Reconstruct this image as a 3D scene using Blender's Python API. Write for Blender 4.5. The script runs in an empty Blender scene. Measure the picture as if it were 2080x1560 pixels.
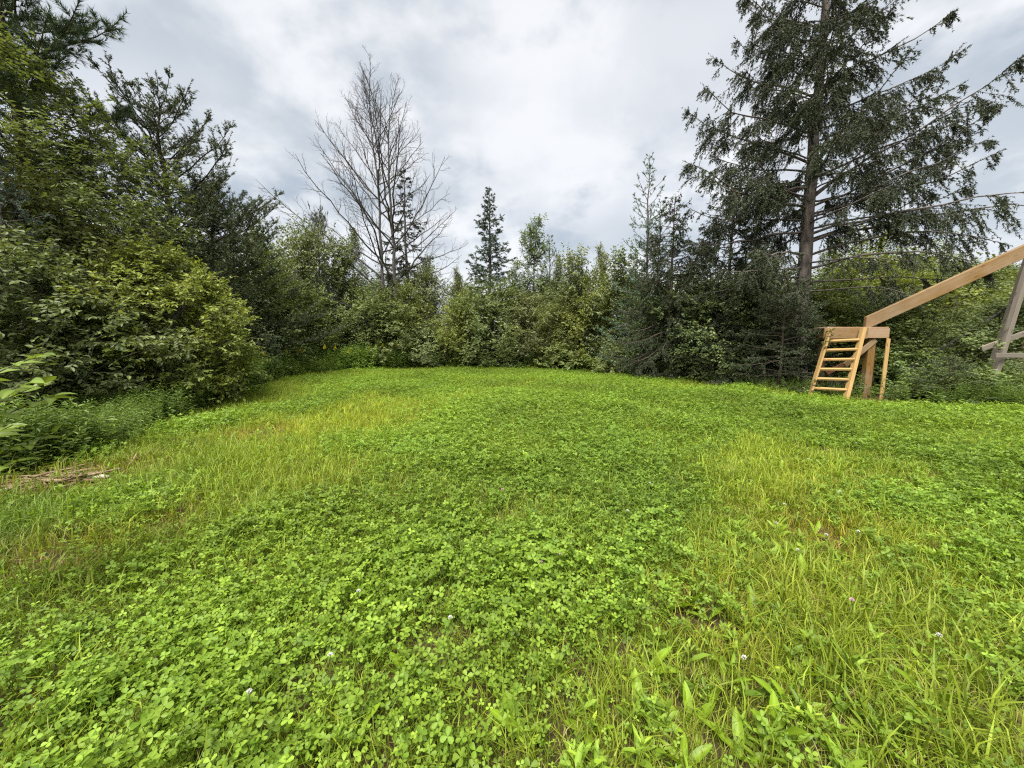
import bpy, bmesh, math
import numpy as np
from mathutils import Matrix, Vector

R_ = math.radians
scene = bpy.context.scene
COL = scene.collection

# ------------------------------------------------------------------ camera
EYE = 1.55
cam_d = bpy.data.cameras.new('camera')
cam = bpy.data.objects.new('camera', cam_d)
COL.objects.link(cam)
cam.location = (0, 0, EYE)
cam.rotation_euler = (R_(90 - 6.58), 0, 0)
cam_d.sensor_width = 36
cam_d.lens = 13.5
cam_d.clip_start = 0.05
cam_d.clip_end = 3000
scene.camera = cam

# ------------------------------------------------------------------ light
SUN_EL, SUN_AZ = 64, 200          # azimuth: degrees clockwise from +Y (200 = behind the camera, a little left)
sun_d = bpy.data.lights.new('sun', 'SUN')
sun_d.energy = 1.5
sun_d.angle = R_(42)
sun_d.color = (1.0, 0.965, 0.91)
sun = bpy.data.objects.new('sun', sun_d)
COL.objects.link(sun)
sd = Vector((math.sin(R_(SUN_AZ)) * math.cos(R_(SUN_EL)), math.cos(R_(SUN_AZ)) * math.cos(R_(SUN_EL)), math.sin(R_(SUN_EL))))
sun.rotation_euler = sd.to_track_quat('Z', 'Y').to_euler()
sun.location = sd * 50

world = bpy.data.worlds.new('World')
scene.world = world
world.use_nodes = True
nt = world.node_tree
nt.nodes.clear()


def nd(tree, kind, **kw):
    n = tree.nodes.new(kind)
    for k, v in kw.items():
        if k.startswith('i_'):
            n.inputs[k[2:].replace('_', ' ')].default_value = v
        else:
            setattr(n, k, v)
    return n


sky = nd(nt, 'ShaderNodeTexSky', sky_type='NISHITA', sun_disc=False, sun_elevation=R_(SUN_EL), sun_rotation=R_(SUN_AZ))
tc = nd(nt, 'ShaderNodeTexCoord')
sep = nd(nt, 'ShaderNodeSeparateXYZ')
nt.links.new(tc.outputs['Generated'], sep.inputs[0])
zadd = nd(nt, 'ShaderNodeMath', operation='MAXIMUM')
zadd.inputs[1].default_value = 0.0
nt.links.new(sep.outputs['Z'], zadd.inputs[0])
zad2 = nd(nt, 'ShaderNodeMath', operation='ADD')
zad2.inputs[1].default_value = 0.42
nt.links.new(zadd.outputs[0], zad2.inputs[0])
dv = nd(nt, 'ShaderNodeVectorMath', operation='DIVIDE')
cmb = nd(nt, 'ShaderNodeCombineXYZ')
for i in range(3):
    nt.links.new(zad2.outputs[0], cmb.inputs[i])
nt.links.new(tc.outputs['Generated'], dv.inputs[0])
nt.links.new(cmb.outputs[0], dv.inputs[1])


def cloud(scale, detail, dist, offs, lo, hi, rough=0.5):
    mp = nd(nt, 'ShaderNodeMapping')
    mp.inputs['Location'].default_value = offs
    nt.links.new(dv.outputs[0], mp.inputs[0])
    no = nd(nt, 'ShaderNodeTexNoise')
    no.inputs['Scale'].default_value = scale
    no.inputs['Detail'].default_value = detail
    no.inputs['Roughness'].default_value = rough
    no.inputs['Distortion'].default_value = dist
    nt.links.new(mp.outputs[0], no.inputs['Vector'])
    mr = nd(nt, 'ShaderNodeMapRange', interpolation_type='SMOOTHSTEP')
    mr.inputs['From Min'].default_value = lo
    mr.inputs['From Max'].default_value = hi
    nt.links.new(no.outputs['Fac'], mr.inputs['Value'])
    return mr.outputs[0]


def wmix(fac, a, b):
    m = nd(nt, 'ShaderNodeMix', data_type='RGBA')
    nt.links.new(fac, m.inputs['Factor'])
    for k, s in ((6, a), (7, b)):
        if isinstance(s, tuple):
            m.inputs[k].default_value = s
        else:
            nt.links.new(s, m.inputs[k])
    return m.outputs[2]


# an unbroken cloud deck: grey-blue troughs and white swells over a little clear-sky blue
SKY_GAIN = 3.02                       # the deck's radiance before the Background strength below
def sc(r, g, b):
    return (r * SKY_GAIN, g * SKY_GAIN, b * SKY_GAIN, 1)
c1 = cloud(1.5, 3, 0.1, (2.3, 0.4, 0.0), 0.36, 0.62, 0.45)
c2 = cloud(3.6, 6, 0.1, (7.1, 3.2, 1.0), 0.42, 0.66, 0.52)
c3 = cloud(3.0, 6, 0.1, (0.2, 9.4, 4.0), 0.52, 0.72, 0.52)
base = wmix(c1, sc(0.565, 0.615, 0.665), sc(0.84, 0.855, 0.885))
base = wmix(c2, base, sc(0.95, 0.955, 0.965))
base = wmix(c3, base, sc(0.46, 0.525, 0.595))
thin = nd(nt, 'ShaderNodeMix', data_type='RGBA')
thin.inputs['Factor'].default_value = 0.93
nt.links.new(sky.outputs[0], thin.inputs[6])
nt.links.new(base, thin.inputs[7])
bg = nd(nt, 'ShaderNodeBackground')
bg.inputs['Strength'].default_value = 0.05
nt.links.new(thin.outputs[2], bg.inputs['Color'])
wo = nd(nt, 'ShaderNodeOutputWorld')
nt.links.new(bg.outputs[0], wo.inputs['Surface'])

vs = scene.view_settings
vs.view_transform = 'Standard'
vs.look = 'None'
vs.exposure = 2.75
vs.gamma = 1.0
vs.use_curve_mapping = False
scene.cycles.max_bounces = 4
scene.cycles.diffuse_bounces = 3
scene.cycles.glossy_bounces = 1
scene.cycles.transmission_bounces = 3
scene.cycles.transparent_max_bounces = 4
scene.cycles.use_denoising = False
scene.cycles.filter_width = 1.2

# ------------------------------------------------------------------ materials
def new_mat(name):
    m = bpy.data.materials.new(name)
    m.use_nodes = True
    t = m.node_tree
    t.nodes.clear()
    out = nd(t, 'ShaderNodeOutputMaterial')
    return m, t, out


def mixc(t, fac, a, b, blend='MIX'):
    m = nd(t, 'ShaderNodeMix', data_type='RGBA', blend_type=blend)
    if isinstance(fac, (int, float)):
        m.inputs['Factor'].default_value = fac
    else:
        t.links.new(fac, m.inputs['Factor'])
    for k, s in ((6, a), (7, b)):
        if isinstance(s, tuple):
            m.inputs[k].default_value = s if len(s) == 4 else (*s, 1)
        else:
            t.links.new(s, m.inputs[k])
    return m.outputs[2]


def leaf_mat(name, dark, light, accent=None, trans=0.3, rough=0.5, spec=0.3, inst=False, tcol=1.5):
    """Foliage: the leaf's own tint picks between two greens; part of the light passes through."""
    m, t, out = new_mat(name)
    at = nd(t, 'ShaderNodeAttribute', attribute_name='tint')
    c = mixc(t, at.outputs['Fac'], dark, light)
    if accent:
        mr = nd(t, 'ShaderNodeMapRange')
        mr.inputs['From Min'].default_value = 0.90
        mr.inputs['From Max'].default_value = 0.99
        t.links.new(at.outputs['Fac'], mr.inputs['Value'])
        c = mixc(t, mr.outputs[0], c, accent)
    if inst:
        a2 = nd(t, 'ShaderNodeAttribute', attribute_type='INSTANCER', attribute_name='zone')
        c = mixc(t, 1.0, c, a2.outputs['Color'], 'MULTIPLY')
    else:
        oi = nd(t, 'ShaderNodeObjectInfo')
        c = mixc(t, 1.0, c, oi.outputs['Color'], 'MULTIPLY')
    p = nd(t, 'ShaderNodeBsdfPrincipled')
    p.inputs['Roughness'].default_value = rough
    p.inputs['Specular IOR Level'].default_value = spec
    t.links.new(c, p.inputs['Base Color'])
    if trans > 0:
        tr = nd(t, 'ShaderNodeBsdfTranslucent')
        warm = mixc(t, 1.0, c, (tcol * 1.05, tcol, tcol * 0.55, 1), 'MULTIPLY')
        t.links.new(warm, tr.inputs['Color'])
        mx = nd(t, 'ShaderNodeMixShader')
        mx.inputs[0].default_value = trans
        t.links.new(p.outputs[0], mx.inputs[1])
        t.links.new(tr.outputs[0], mx.inputs[2])
        t.links.new(mx.outputs[0], out.inputs[0])
    else:
        t.links.new(p.outputs[0], out.inputs[0])
    return m


def bark_mat(name, a, b, scale=14, bump=0.35):
    m, t, out = new_mat(name)
    co = nd(t, 'ShaderNodeTexCoord')
    mp = nd(t, 'ShaderNodeMapping')
    mp.inputs['Scale'].default_value = (1, 1, 0.35)
    t.links.new(co.outputs['Object'], mp.inputs[0])
    no = nd(t, 'ShaderNodeTexNoise')
    no.inputs['Scale'].default_value = scale
    no.inputs['Detail'].default_value = 5
    no.inputs['Roughness'].default_value = 0.65
    t.links.new(mp.outputs[0], no.inputs['Vector'])
    mr = nd(t, 'ShaderNodeMapRange')
    mr.inputs['From Min'].default_value = 0.32
    mr.inputs['From Max'].default_value = 0.68
    t.links.new(no.outputs['Fac'], mr.inputs['Value'])
    c = mixc(t, mr.outputs[0], a, b)
    p = nd(t, 'ShaderNodeBsdfPrincipled')
    p.inputs['Roughness'].default_value = 0.9
    p.inputs['Specular IOR Level'].default_value = 0.15
    t.links.new(c, p.inputs['Base Color'])
    bp = nd(t, 'ShaderNodeBump')
    bp.inputs['Strength'].default_value = bump
    bp.inputs['Distance'].default_value = 0.03
    t.links.new(no.outputs['Fac'], bp.inputs['Height'])
    t.links.new(bp.outputs[0], p.inputs['Normal'])
    t.links.new(p.outputs[0], out.inputs[0])
    return m


def wood_mat(name, a, b, knot, grey=None, greyamt=0.0, rough=0.7):
    """Sawn lumber: grain runs along each board's own X axis."""
    m, t, out = new_mat(name)
    co = nd(t, 'ShaderNodeTexCoord')
    oi = nd(t, 'ShaderNodeObjectInfo')
    off = nd(t, 'ShaderNodeVectorMath', operation='SCALE')
    off.inputs[0].default_value = (13.0, 7.0, 3.0)
    t.links.new(oi.outputs['Random'], off.inputs['Scale'])
    add = nd(t, 'ShaderNodeVectorMath', operation='ADD')
    t.links.new(co.outputs['Object'], add.inputs[0])
    t.links.new(off.outputs[0], add.inputs[1])
    mp = nd(t, 'ShaderNodeMapping')
    mp.inputs['Scale'].default_value = (1.2, 22, 22)
    t.links.new(add.outputs[0], mp.inputs[0])
    no = nd(t, 'ShaderNodeTexNoise')
    no.inputs['Scale'].default_value = 1.6
    no.inputs['Detail'].default_value = 4
    no.inputs['Distortion'].default_value = 0.6
    t.links.new(mp.outputs[0], no.inputs['Vector'])
    c = mixc(t, no.outputs['Fac'], a, b)
    mp2 = nd(t, 'ShaderNodeMapping')
    mp2.inputs['Scale'].default_value = (3.2, 8, 8)
    t.links.new(add.outputs[0], mp2.inputs[0])
    vo = nd(t, 'ShaderNodeTexVoronoi')
    vo.inputs['Scale'].default_value = 1.0
    t.links.new(mp2.outputs[0], vo.inputs['Vector'])
    mr = nd(t, 'ShaderNodeMapRange')
    mr.inputs['From Min'].default_value = 0.10
    mr.inputs['From Max'].default_value = 0.24
    mr.inputs['To Min'].default_value = 0.8
    mr.inputs['To Max'].default_value = 0.0
    t.links.new(vo.outputs['Distance'], mr.inputs['Value'])
    c = mixc(t, mr.outputs[0], c, knot)
    if grey:
        n2 = nd(t, 'ShaderNodeTexNoise')
        n2.inputs['Scale'].default_value = 1.7
        n2.inputs['Detail'].default_value = 3
        t.links.new(add.outputs[0], n2.inputs['Vector'])
        m2 = nd(t, 'ShaderNodeMapRange')
        m2.inputs['From Min'].default_value = 0.35
        m2.inputs['From Max'].default_value = 0.7
        m2.inputs['To Max'].default_value = greyamt
        t.links.new(n2.outputs['Fac'], m2.inputs['Value'])
        c = mixc(t, m2.outputs[0], c, grey)
    p = nd(t, 'ShaderNodeBsdfPrincipled')
    p.inputs['Roughness'].default_value = rough
    p.inputs['Specular IOR Level'].default_value = 0.2
    t.links.new(c, p.inputs['Base Color'])
    bp = nd(t, 'ShaderNodeBump')
    bp.inputs['Strength'].default_value = 0.2
    bp.inputs['Distance'].default_value = 0.01
    t.links.new(no.outputs['Fac'], bp.inputs['Height'])
    t.links.new(bp.outputs[0], p.inputs['Normal'])
    t.links.new(p.outputs[0], out.inputs[0])
    return m


def flat_mat(name, a, rough=0.7):
    m, t, out = new_mat(name)
    p = nd(t, 'ShaderNodeBsdfPrincipled')
    no = nd(t, 'ShaderNodeTexNoise')
    no.inputs['Scale'].default_value = 60
    t.links.new(mixc(t, no.outputs['Fac'], tuple(v * 0.75 for v in a), tuple(min(1, v * 1.25) for v in a)), p.inputs['Base Color'])
    p.inputs['Roughness'].default_value = rough
    p.inputs['Specular IOR Level'].default_value = 0.2
    t.links.new(p.outputs[0], out.inputs[0])
    return m


M = {}
M['shrub'] = leaf_mat('shrub_leaf', (0.074, 0.104, 0.032), (0.185, 0.220, 0.062), accent=(0.25, 0.265, 0.065), trans=0.25, spec=0.35)
M['shrub_bright'] = leaf_mat('bright_shrub_leaf', (0.092, 0.118, 0.026), (0.235, 0.255, 0.048), accent=(0.33, 0.34, 0.055), trans=0.28, spec=0.35)
M['shrub_grey'] = leaf_mat('grey_shrub_leaf', (0.088, 0.110, 0.050), (0.200, 0.230, 0.094), accent=(0.26, 0.275, 0.10), trans=0.22, spec=0.35)
M['spruce'] = leaf_mat('spruce_needles', (0.034, 0.044, 0.027), (0.090, 0.102, 0.056), accent=(0.14, 0.135, 0.055), trans=0.06, rough=0.65, spec=0.2)
M['bluespruce'] = leaf_mat('blue_spruce_needles', (0.055, 0.075, 0.056), (0.14, 0.18, 0.135), trans=0.06, rough=0.65, spec=0.25)
M['pine'] = leaf_mat('pine_needles', (0.052, 0.070, 0.038), (0.135, 0.160, 0.074), accent=(0.17, 0.175, 0.07), trans=0.08, rough=0.6, spec=0.25)
M['larch'] = leaf_mat('larch_needles', (0.050, 0.085, 0.055), (0.115, 0.165, 0.10), trans=0.12, rough=0.6, spec=0.2)
M['clover'] = leaf_mat('clover_leaf', (0.106, 0.192, 0.020), (0.256, 0.382, 0.050), accent=(0.36, 0.45, 0.075), trans=0.34, rough=0.5, spec=0.22, inst=True, tcol=1.7)
M['grass'] = leaf_mat('grass_blade', (0.140, 0.205, 0.016), (0.300, 0.375, 0.042), accent=(0.37, 0.31, 0.15), trans=0.34, rough=0.5, spec=0.2, inst=True, tcol=1.5)
M['herb'] = leaf_mat('herb_leaf', (0.065, 0.11, 0.022), (0.145, 0.205, 0.042), accent=(0.21, 0.26, 0.05), trans=0.25, spec=0.25, inst=True)
M['herb_thing'] = leaf_mat('goldenrod_leaf', (0.065, 0.11, 0.022), (0.145, 0.205, 0.042), trans=0.25, spec=0.25)
M['dock'] = leaf_mat('dock_leaf', (0.12, 0.21, 0.014), (0.22, 0.32, 0.022), trans=0.32, rough=0.42, spec=0.3, tcol=1.6)
M['sapling'] = leaf_mat('sapling_leaf', (0.12, 0.19, 0.03), (0.21, 0.28, 0.05), trans=0.32, rough=0.42, spec=0.35, tcol=1.5)
M['bark_grey'] = bark_mat('grey_bark', (0.045, 0.038, 0.032), (0.15, 0.135, 0.12))
M['bark_dead'] = bark_mat('dead_bark', (0.045, 0.040, 0.036), (0.125, 0.115, 0.105), 9)
M['bark_spruce'] = bark_mat('spruce_bark', (0.05, 0.042, 0.036), (0.21, 0.18, 0.155), 9, 0.7)
M['bark_brown'] = bark_mat('brown_bark', (0.035, 0.026, 0.018), (0.10, 0.08, 0.06))
M['lumber'] = wood_mat('fresh_lumber', (0.25, 0.150, 0.050), (0.42, 0.278, 0.112), (0.17, 0.075, 0.028))
M['lumber_orange'] = wood_mat('cedar_lumber', (0.105, 0.052, 0.012), (0.275, 0.160, 0.047), (0.09, 0.035, 0.012), (0.36, 0.30, 0.23), 0.35)
M['lumber_stain'] = wood_mat('weathered_cedar', (0.26, 0.145, 0.062), (0.37, 0.22, 0.10), (0.20, 0.09, 0.03), (0.34, 0.30, 0.25), 0.75)
M['lumber_dark'] = wood_mat('red_brown_lumber', (0.12, 0.05, 0.03), (0.18, 0.08, 0.045), (0.07, 0.03, 0.02))
M['lumber_grey'] = wood_mat('grey_lumber', (0.105, 0.088, 0.068), (0.245, 0.212, 0.172), (0.10, 0.08, 0.06))
M['stick'] = bark_mat('dry_stick', (0.10, 0.055, 0.03), (0.34, 0.25, 0.17), 6)
M['yellow_flower'] = flat_mat('yellow_flower', (0.62, 0.52, 0.02))
M['pink_flower'] = flat_mat('pink_clover_flower', (0.62, 0.36, 0.48))
M['white_flower'] = flat_mat('white_flower', (0.52, 0.51, 0.47))
M['stalk'] = flat_mat('green_stalk', (0.10, 0.15, 0.03))
M['chip'] = flat_mat('pale_wood_chip', (0.36, 0.32, 0.26))

# ground: soil, straw and moss seen between the plants
gm, gt, go = new_mat('ground_soil')
co = nd(gt, 'ShaderNodeTexCoord')
n1 = nd(gt, 'ShaderNodeTexNoise'); n1.inputs['Scale'].default_value = 0.9; n1.inputs['Detail'].default_value = 5
n2 = nd(gt, 'ShaderNodeTexNoise'); n2.inputs['Scale'].default_value = 38; n2.inputs['Detail'].default_value = 6
for n in (n1, n2):
    gt.links.new(co.outputs['Object'], n.inputs['Vector'])
g1 = mixc(gt, n1.outputs['Fac'], (0.026, 0.030, 0.010), (0.050, 0.040, 0.018))
r2 = nd(gt, 'ShaderNodeMapRange'); r2.inputs['From Min'].default_value = 0.4; r2.inputs['From Max'].default_value = 0.7
gt.links.new(n2.outputs['Fac'], r2.inputs['Value'])
g2 = mixc(gt, r2.outputs[0], g1, (0.085, 0.056, 0.026))
gp = nd(gt, 'ShaderNodeBsdfPrincipled'); gp.inputs['Roughness'].default_value = 0.95; gp.inputs['Specular IOR Level'].default_value = 0.1
gt.links.new(g2, gp.inputs['Base Color'])
gb = nd(gt, 'ShaderNodeBump'); gb.inputs['Strength'].default_value = 0.6; gb.inputs['Distance'].default_value = 0.02
gt.links.new(n2.outputs['Fac'], gb.inputs['Height'])
gt.links.new(gb.outputs[0], gp.inputs['Normal'])
gt.links.new(gp.outputs[0], go.inputs[0])
M['ground'] = gm

# ------------------------------------------------------------------ mesh helpers
def unit(v):
    return v / np.maximum(np.linalg.norm(v, axis=-1, keepdims=True), 1e-9)


class Geo:
    """Collects vertices, quads and triangles for one mesh."""
    def __init__(s):
        s.V, s.Q, s.T, s.A, s.n = [], [], [], [], 0

    def add(s, V, Q=None, T=None, tint=None):
        V = np.asarray(V, float).reshape(-1, 3)
        if Q is not None and len(Q):
            s.Q.append(np.asarray(Q).reshape(-1, 4) + s.n)
        if T is not None and len(T):
            s.T.append(np.asarray(T).reshape(-1, 3) + s.n)
        s.A.append(np.full(len(V), 0.5) if tint is None else np.asarray(tint, float).ravel())
        s.V.append(V)
        s.n += len(V)

    def mesh(s, name, mat, smooth=True):
        V = np.concatenate(s.V)
        Q = np.concatenate(s.Q) if s.Q else np.zeros((0, 4), int)
        T = np.concatenate(s.T) if s.T else np.zeros((0, 3), int)
        me = bpy.data.meshes.new(name)
        me.vertices.add(len(V))
        me.vertices.foreach_set('co', V.astype(np.float32).ravel())
        me.loops.add(Q.size + T.size)
        me.loops.foreach_set('vertex_index', np.concatenate([Q.ravel(), T.ravel()]).astype(np.int32))
        me.polygons.add(len(Q) + len(T))
        st = np.concatenate([np.arange(len(Q)) * 4, Q.size + np.arange(len(T)) * 3]).astype(np.int32)
        me.polygons.foreach_set('loop_start', st)
        me.polygons.foreach_set('use_smooth', np.full(len(st), smooth))
        a = me.attributes.new('tint', 'FLOAT', 'POINT')
        a.data.foreach_set('value', np.concatenate(s.A).astype(np.float32))
        me.update(calc_edges=True)
        me.materials.append(mat)
        return me


def tubes(geo, P, Rr, S=5, tint=None):
    """Tapered tubes along polylines P (N,K,3) with radii Rr (N,K)."""
    P = np.asarray(P, float)
    N, K, _ = P.shape
    if N == 0:
        return
    T = unit(np.gradient(P, axis=1))
    ref = np.where(np.abs(T[:, :1, 2:3]) > 0.8, np.array([1.0, 0, 0]), np.array([0, 0, 1.0]))
    a = unit(np.cross(T, np.broadcast_to(ref, T.shape)))
    b = np.cross(T, a)
    th = np.arange(S) * 2 * np.pi / S
    V = P[:, :, None] + Rr[:, :, None, None] * (a[:, :, None] * np.cos(th)[None, None, :, None] + b[:, :, None] * np.sin(th)[None, None, :, None])
    idx = np.arange(N * K * S).reshape(N, K, S)
    q = np.stack([idx[:, :-1], np.roll(idx, -1, 2)[:, :-1], np.roll(idx, -1, 2)[:, 1:], idx[:, 1:]], -1)
    tt = None if tint is None else np.repeat(tint, K * S)
    geo.add(V, q, None, tt)


TPL = {
    'broad': (np.array([(0, 0, 0), (.3, .42, .07), (.72, .36, .02), (1, 0, -.12), (.72, -.36, .02), (.3, -.42, .07)], float), [(0, 3, 2, 1), (0, 5, 4, 3)], []),
    'cheap': (np.array([(0, 0, 0), (.45, .5, .06), (1, 0, -.08), (.45, -.5, .06)], float), [(0, 3, 2, 1)], []),
    'needle': (np.array([(0, .5, 0), (0, -.5, 0), (1, 0, 0)], float), [], [(0, 1, 2)]),
    'clover': (np.array([(0, 0, 0), (.35, .27, .10), (.72, .40, .14), (.97, .2, .05), (.95, 0, -.02), (.97, -.2, .05), (.72, -.40, .14), (.35, -.27, .10)], float),
               [], [(0, 2, 1), (0, 3, 2), (0, 4, 3), (0, 5, 4), (0, 6, 5), (0, 7, 6)]),
}


def leaves(geo, P, D, N, L, W, tint, kind='broad'):
    V0, Q, T = TPL[kind]
    D = unit(D)
    S = unit(np.cross(D, N))
    N2 = np.cross(S, D)
    n, m = len(P), len(V0)
    L = np.broadcast_to(L, (n,)); W = np.broadcast_to(W, (n,))
    V = P[:, None] + D[:, None] * (V0[None, :, :1] * L[:, None, None]) + S[:, None] * (V0[None, :, 1:2] * W[:, None, None]) + N2[:, None] * (V0[None, :, 2:3] * L[:, None, None])
    base = (np.arange(n) * m)[:, None, None]
    q = (np.array(Q)[None] + base) if Q else None
    t = (np.array(T)[None] + base) if T else None
    geo.add(V, q, t, np.repeat(tint, m))


def bez(P0, P1, P2, K):
    t = np.linspace(0, 1, K)[None, :, None]
    return (1 - t) ** 2 * P0[:, None] + 2 * t * (1 - t) * P1[:, None] + t * t * P2[:, None]


def at_t(P, i, t):
    """Point and tangent at fraction t on polylines P[i]."""
    K = P.shape[1]
    f = np.clip(t, 0, 0.9999) * (K - 1)
    k = f.astype(int)
    u = (f - k)[:, None]
    a, b = P[i, k], P[i, k + 1]
    return a * (1 - u) + b * u, unit(b - a)


def rnd(rng, n, s=1.0):
    return rng.normal(size=(n, 3)) * s


UP = np.array([0, 0, 1.0])


# ------------------------------------------------------------------ plant generators
def shrub_geo(seed, h, R, stems=7, clumps=110, tw=12, lv=10, leaf=0.07, tl=0.38, kind='broad', trunk=False, z0=0.06,
              prof=lambda t: np.clip(np.sin(np.pi * (t * 0.86 + 0.12)), 0.02, 1) ** 0.7, lump=0.16, out=0.45, twig_wood=True,
              aspect=0.58, lean=(0.0, 0.0), droop=0.25, wood_r=0.028, inner=0.02, squash=1.0, viewer=None, singles=None):
    rng = np.random.default_rng(seed)
    t = np.zeros(0)
    while len(t) < clumps:
        c = z0 + (0.98 - z0) * rng.random(clumps * 3)
        t = np.concatenate([t, c[rng.random(len(c)) < prof(c) + 0.08]])
    t = t[:clumps]
    ang = rng.random(clumps) * 2 * np.pi
    ph = rng.random(4) * 6.28
    lm = 1 + lump * (np.sin(2 * ang + ph[0] + 3 * t) + 0.8 * np.sin(3 * ang + ph[1] - 5 * t) + 0.6 * np.sin(5 * ang + ph[2] + 9 * t))
    rad = R * prof(t) * lm * np.clip(inner + rng.random(clumps), 0, 1) ** out
    C = np.stack([rad * np.cos(ang), rad * np.sin(ang) * squash, h * t], 1)
    C[:, 0] += lean[0] * t; C[:, 1] += lean[1] * t
    wood = Geo(); fol = Geo()
    # skeleton
    if trunk:
        K = 14
        tt = np.linspace(0, 1, K)
        wob = np.cumsum(rng.normal(size=(K, 2)), 0) * 0.035 * h / 8
        sk = np.stack([lean[0] * tt * 0.9 + wob[:, 0] - wob[0, 0], lean[1] * tt * 0.9 + wob[:, 1] - wob[0, 1], tt * h * 0.93], 1)[None]
        rr = (wood_r * h * 0.6 * (1 - tt) ** 0.9 + 0.006)[None]
        tubes(wood, sk, rr, 7)
    else:
        pick = np.argsort(-(C[:, 2] + 0.4 * rad + rng.random(clumps) * h * 0.4))[:stems]
        P2 = C[pick]
        b = rng.normal(size=(stems, 3)) * 0.10 * R; b[:, 2] = -0.04
        P1 = b * 0.6 + P2 * 0.4 + UP * 0.22 * h
        sk = bez(b, P1, P2, 10)
        sk[:, 1:-1] += rnd(rng, stems * 8, 0.02 * h / 4).reshape(stems, 8, 3)
        rr = wood_r * (1 - np.linspace(0, 1, 10) * 0.85)[None] * (0.7 + 0.6 * rng.random((stems, 1)))
        tubes(wood, sk, rr, 5)
    flat = sk.reshape(-1, 3)
    cost = np.linalg.norm(C[:, None] - flat[None], axis=2) + 2.5 * np.clip(flat[None, :, 2] - (C[:, None, 2] - 0.45 * rad[:, None]), 0, None)
    src = flat[np.argmin(cost, 1)]
    mid = (src + C) / 2 + rnd(rng, clumps, 0.05) + UP * 0.1 * np.linalg.norm(C - src, axis=1)[:, None]
    br = bez(src, mid, C, 6)
    tubes(wood, br, np.linspace(1, 0.35, 6)[None] * (wood_r * 0.42 * (0.7 + 0.6 * rng.random((clumps, 1)))), 4)
    # twigs round every clump
    n = clumps * tw
    ci = np.repeat(np.arange(clumps), tw)
    axis = np.stack([lean[0] * t, lean[1] * t, h * t * 0.72], 1)
    outv = unit(C - axis + 1e-6)
    d = unit(outv[ci] * 0.75 + rnd(rng, n, 0.55) + UP * 0.22)
    b0 = C[ci] + rnd(rng, n, tl * 0.28)
    ln = tl * (0.5 + 0.8 * rng.random(n))
    e = b0 + d * ln[:, None] - UP * (droop * ln * rng.random(n))[:, None]
    e[:, 2] = np.maximum(e[:, 2], 0.05)
    b0[:, 2] = np.maximum(b0[:, 2], 0.03)
    tp = bez(b0, (b0 + e) / 2 + UP * 0.06 * ln[:, None], e, 4)
    if twig_wood:
        tubes(wood, tp, np.array([[0.006, 0.005, 0.004, 0.002]]) * np.ones((n, 1)), 3)
    li = np.repeat(np.arange(n), lv)
    lt = np.tile((np.arange(lv) + 0.6) / lv, n) + rng.normal(size=n * lv) * 0.04
    p, tan = at_t(tp, li, lt)
    side = unit(np.cross(tan, UP + rnd(rng, len(li), 0.25))) * np.where(np.tile(np.arange(lv) % 2, n) == 0, 1, -1)[:, None]
    ld = unit(tan * 0.5 + side * 0.85 + rnd(rng, len(li), 0.3) - UP * 0.22)
    nn = unit(UP * 0.8 + outv[ci][li] * 0.3 + rnd(rng, len(li), 0.42))
    L = leaf * (0.6 + 0.7 * rng.random(len(li)))
    ct = rng.random(clumps)
    tint = np.clip(0.45 * ct[ci][li] + 0.55 * rng.random(len(li)), 0, 1)
    if viewer is not None:              # the 300 leaves nearest the clearing become leaves of their own
        dv_ = np.linalg.norm(p - np.array(viewer), axis=1) - 2.2 * (L - leaf) / leaf * 0.3
        near = np.zeros(len(p), bool)
        near[np.argsort(dv_)[:300]] = True
        D_ = unit(ld[near]); S_ = unit(np.cross(D_, nn[near])); N_ = np.cross(S_, D_)
        singles.extend(zip(p[near], D_, S_, N_, L[near], tint[near]))
        keep = ~near
        p, ld, nn, L, tint = p[keep], ld[keep], nn[keep], L[keep], tint[keep]
    leaves(fol, p, ld, nn, L, L * aspect, tint, kind)
    return wood, fol


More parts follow.
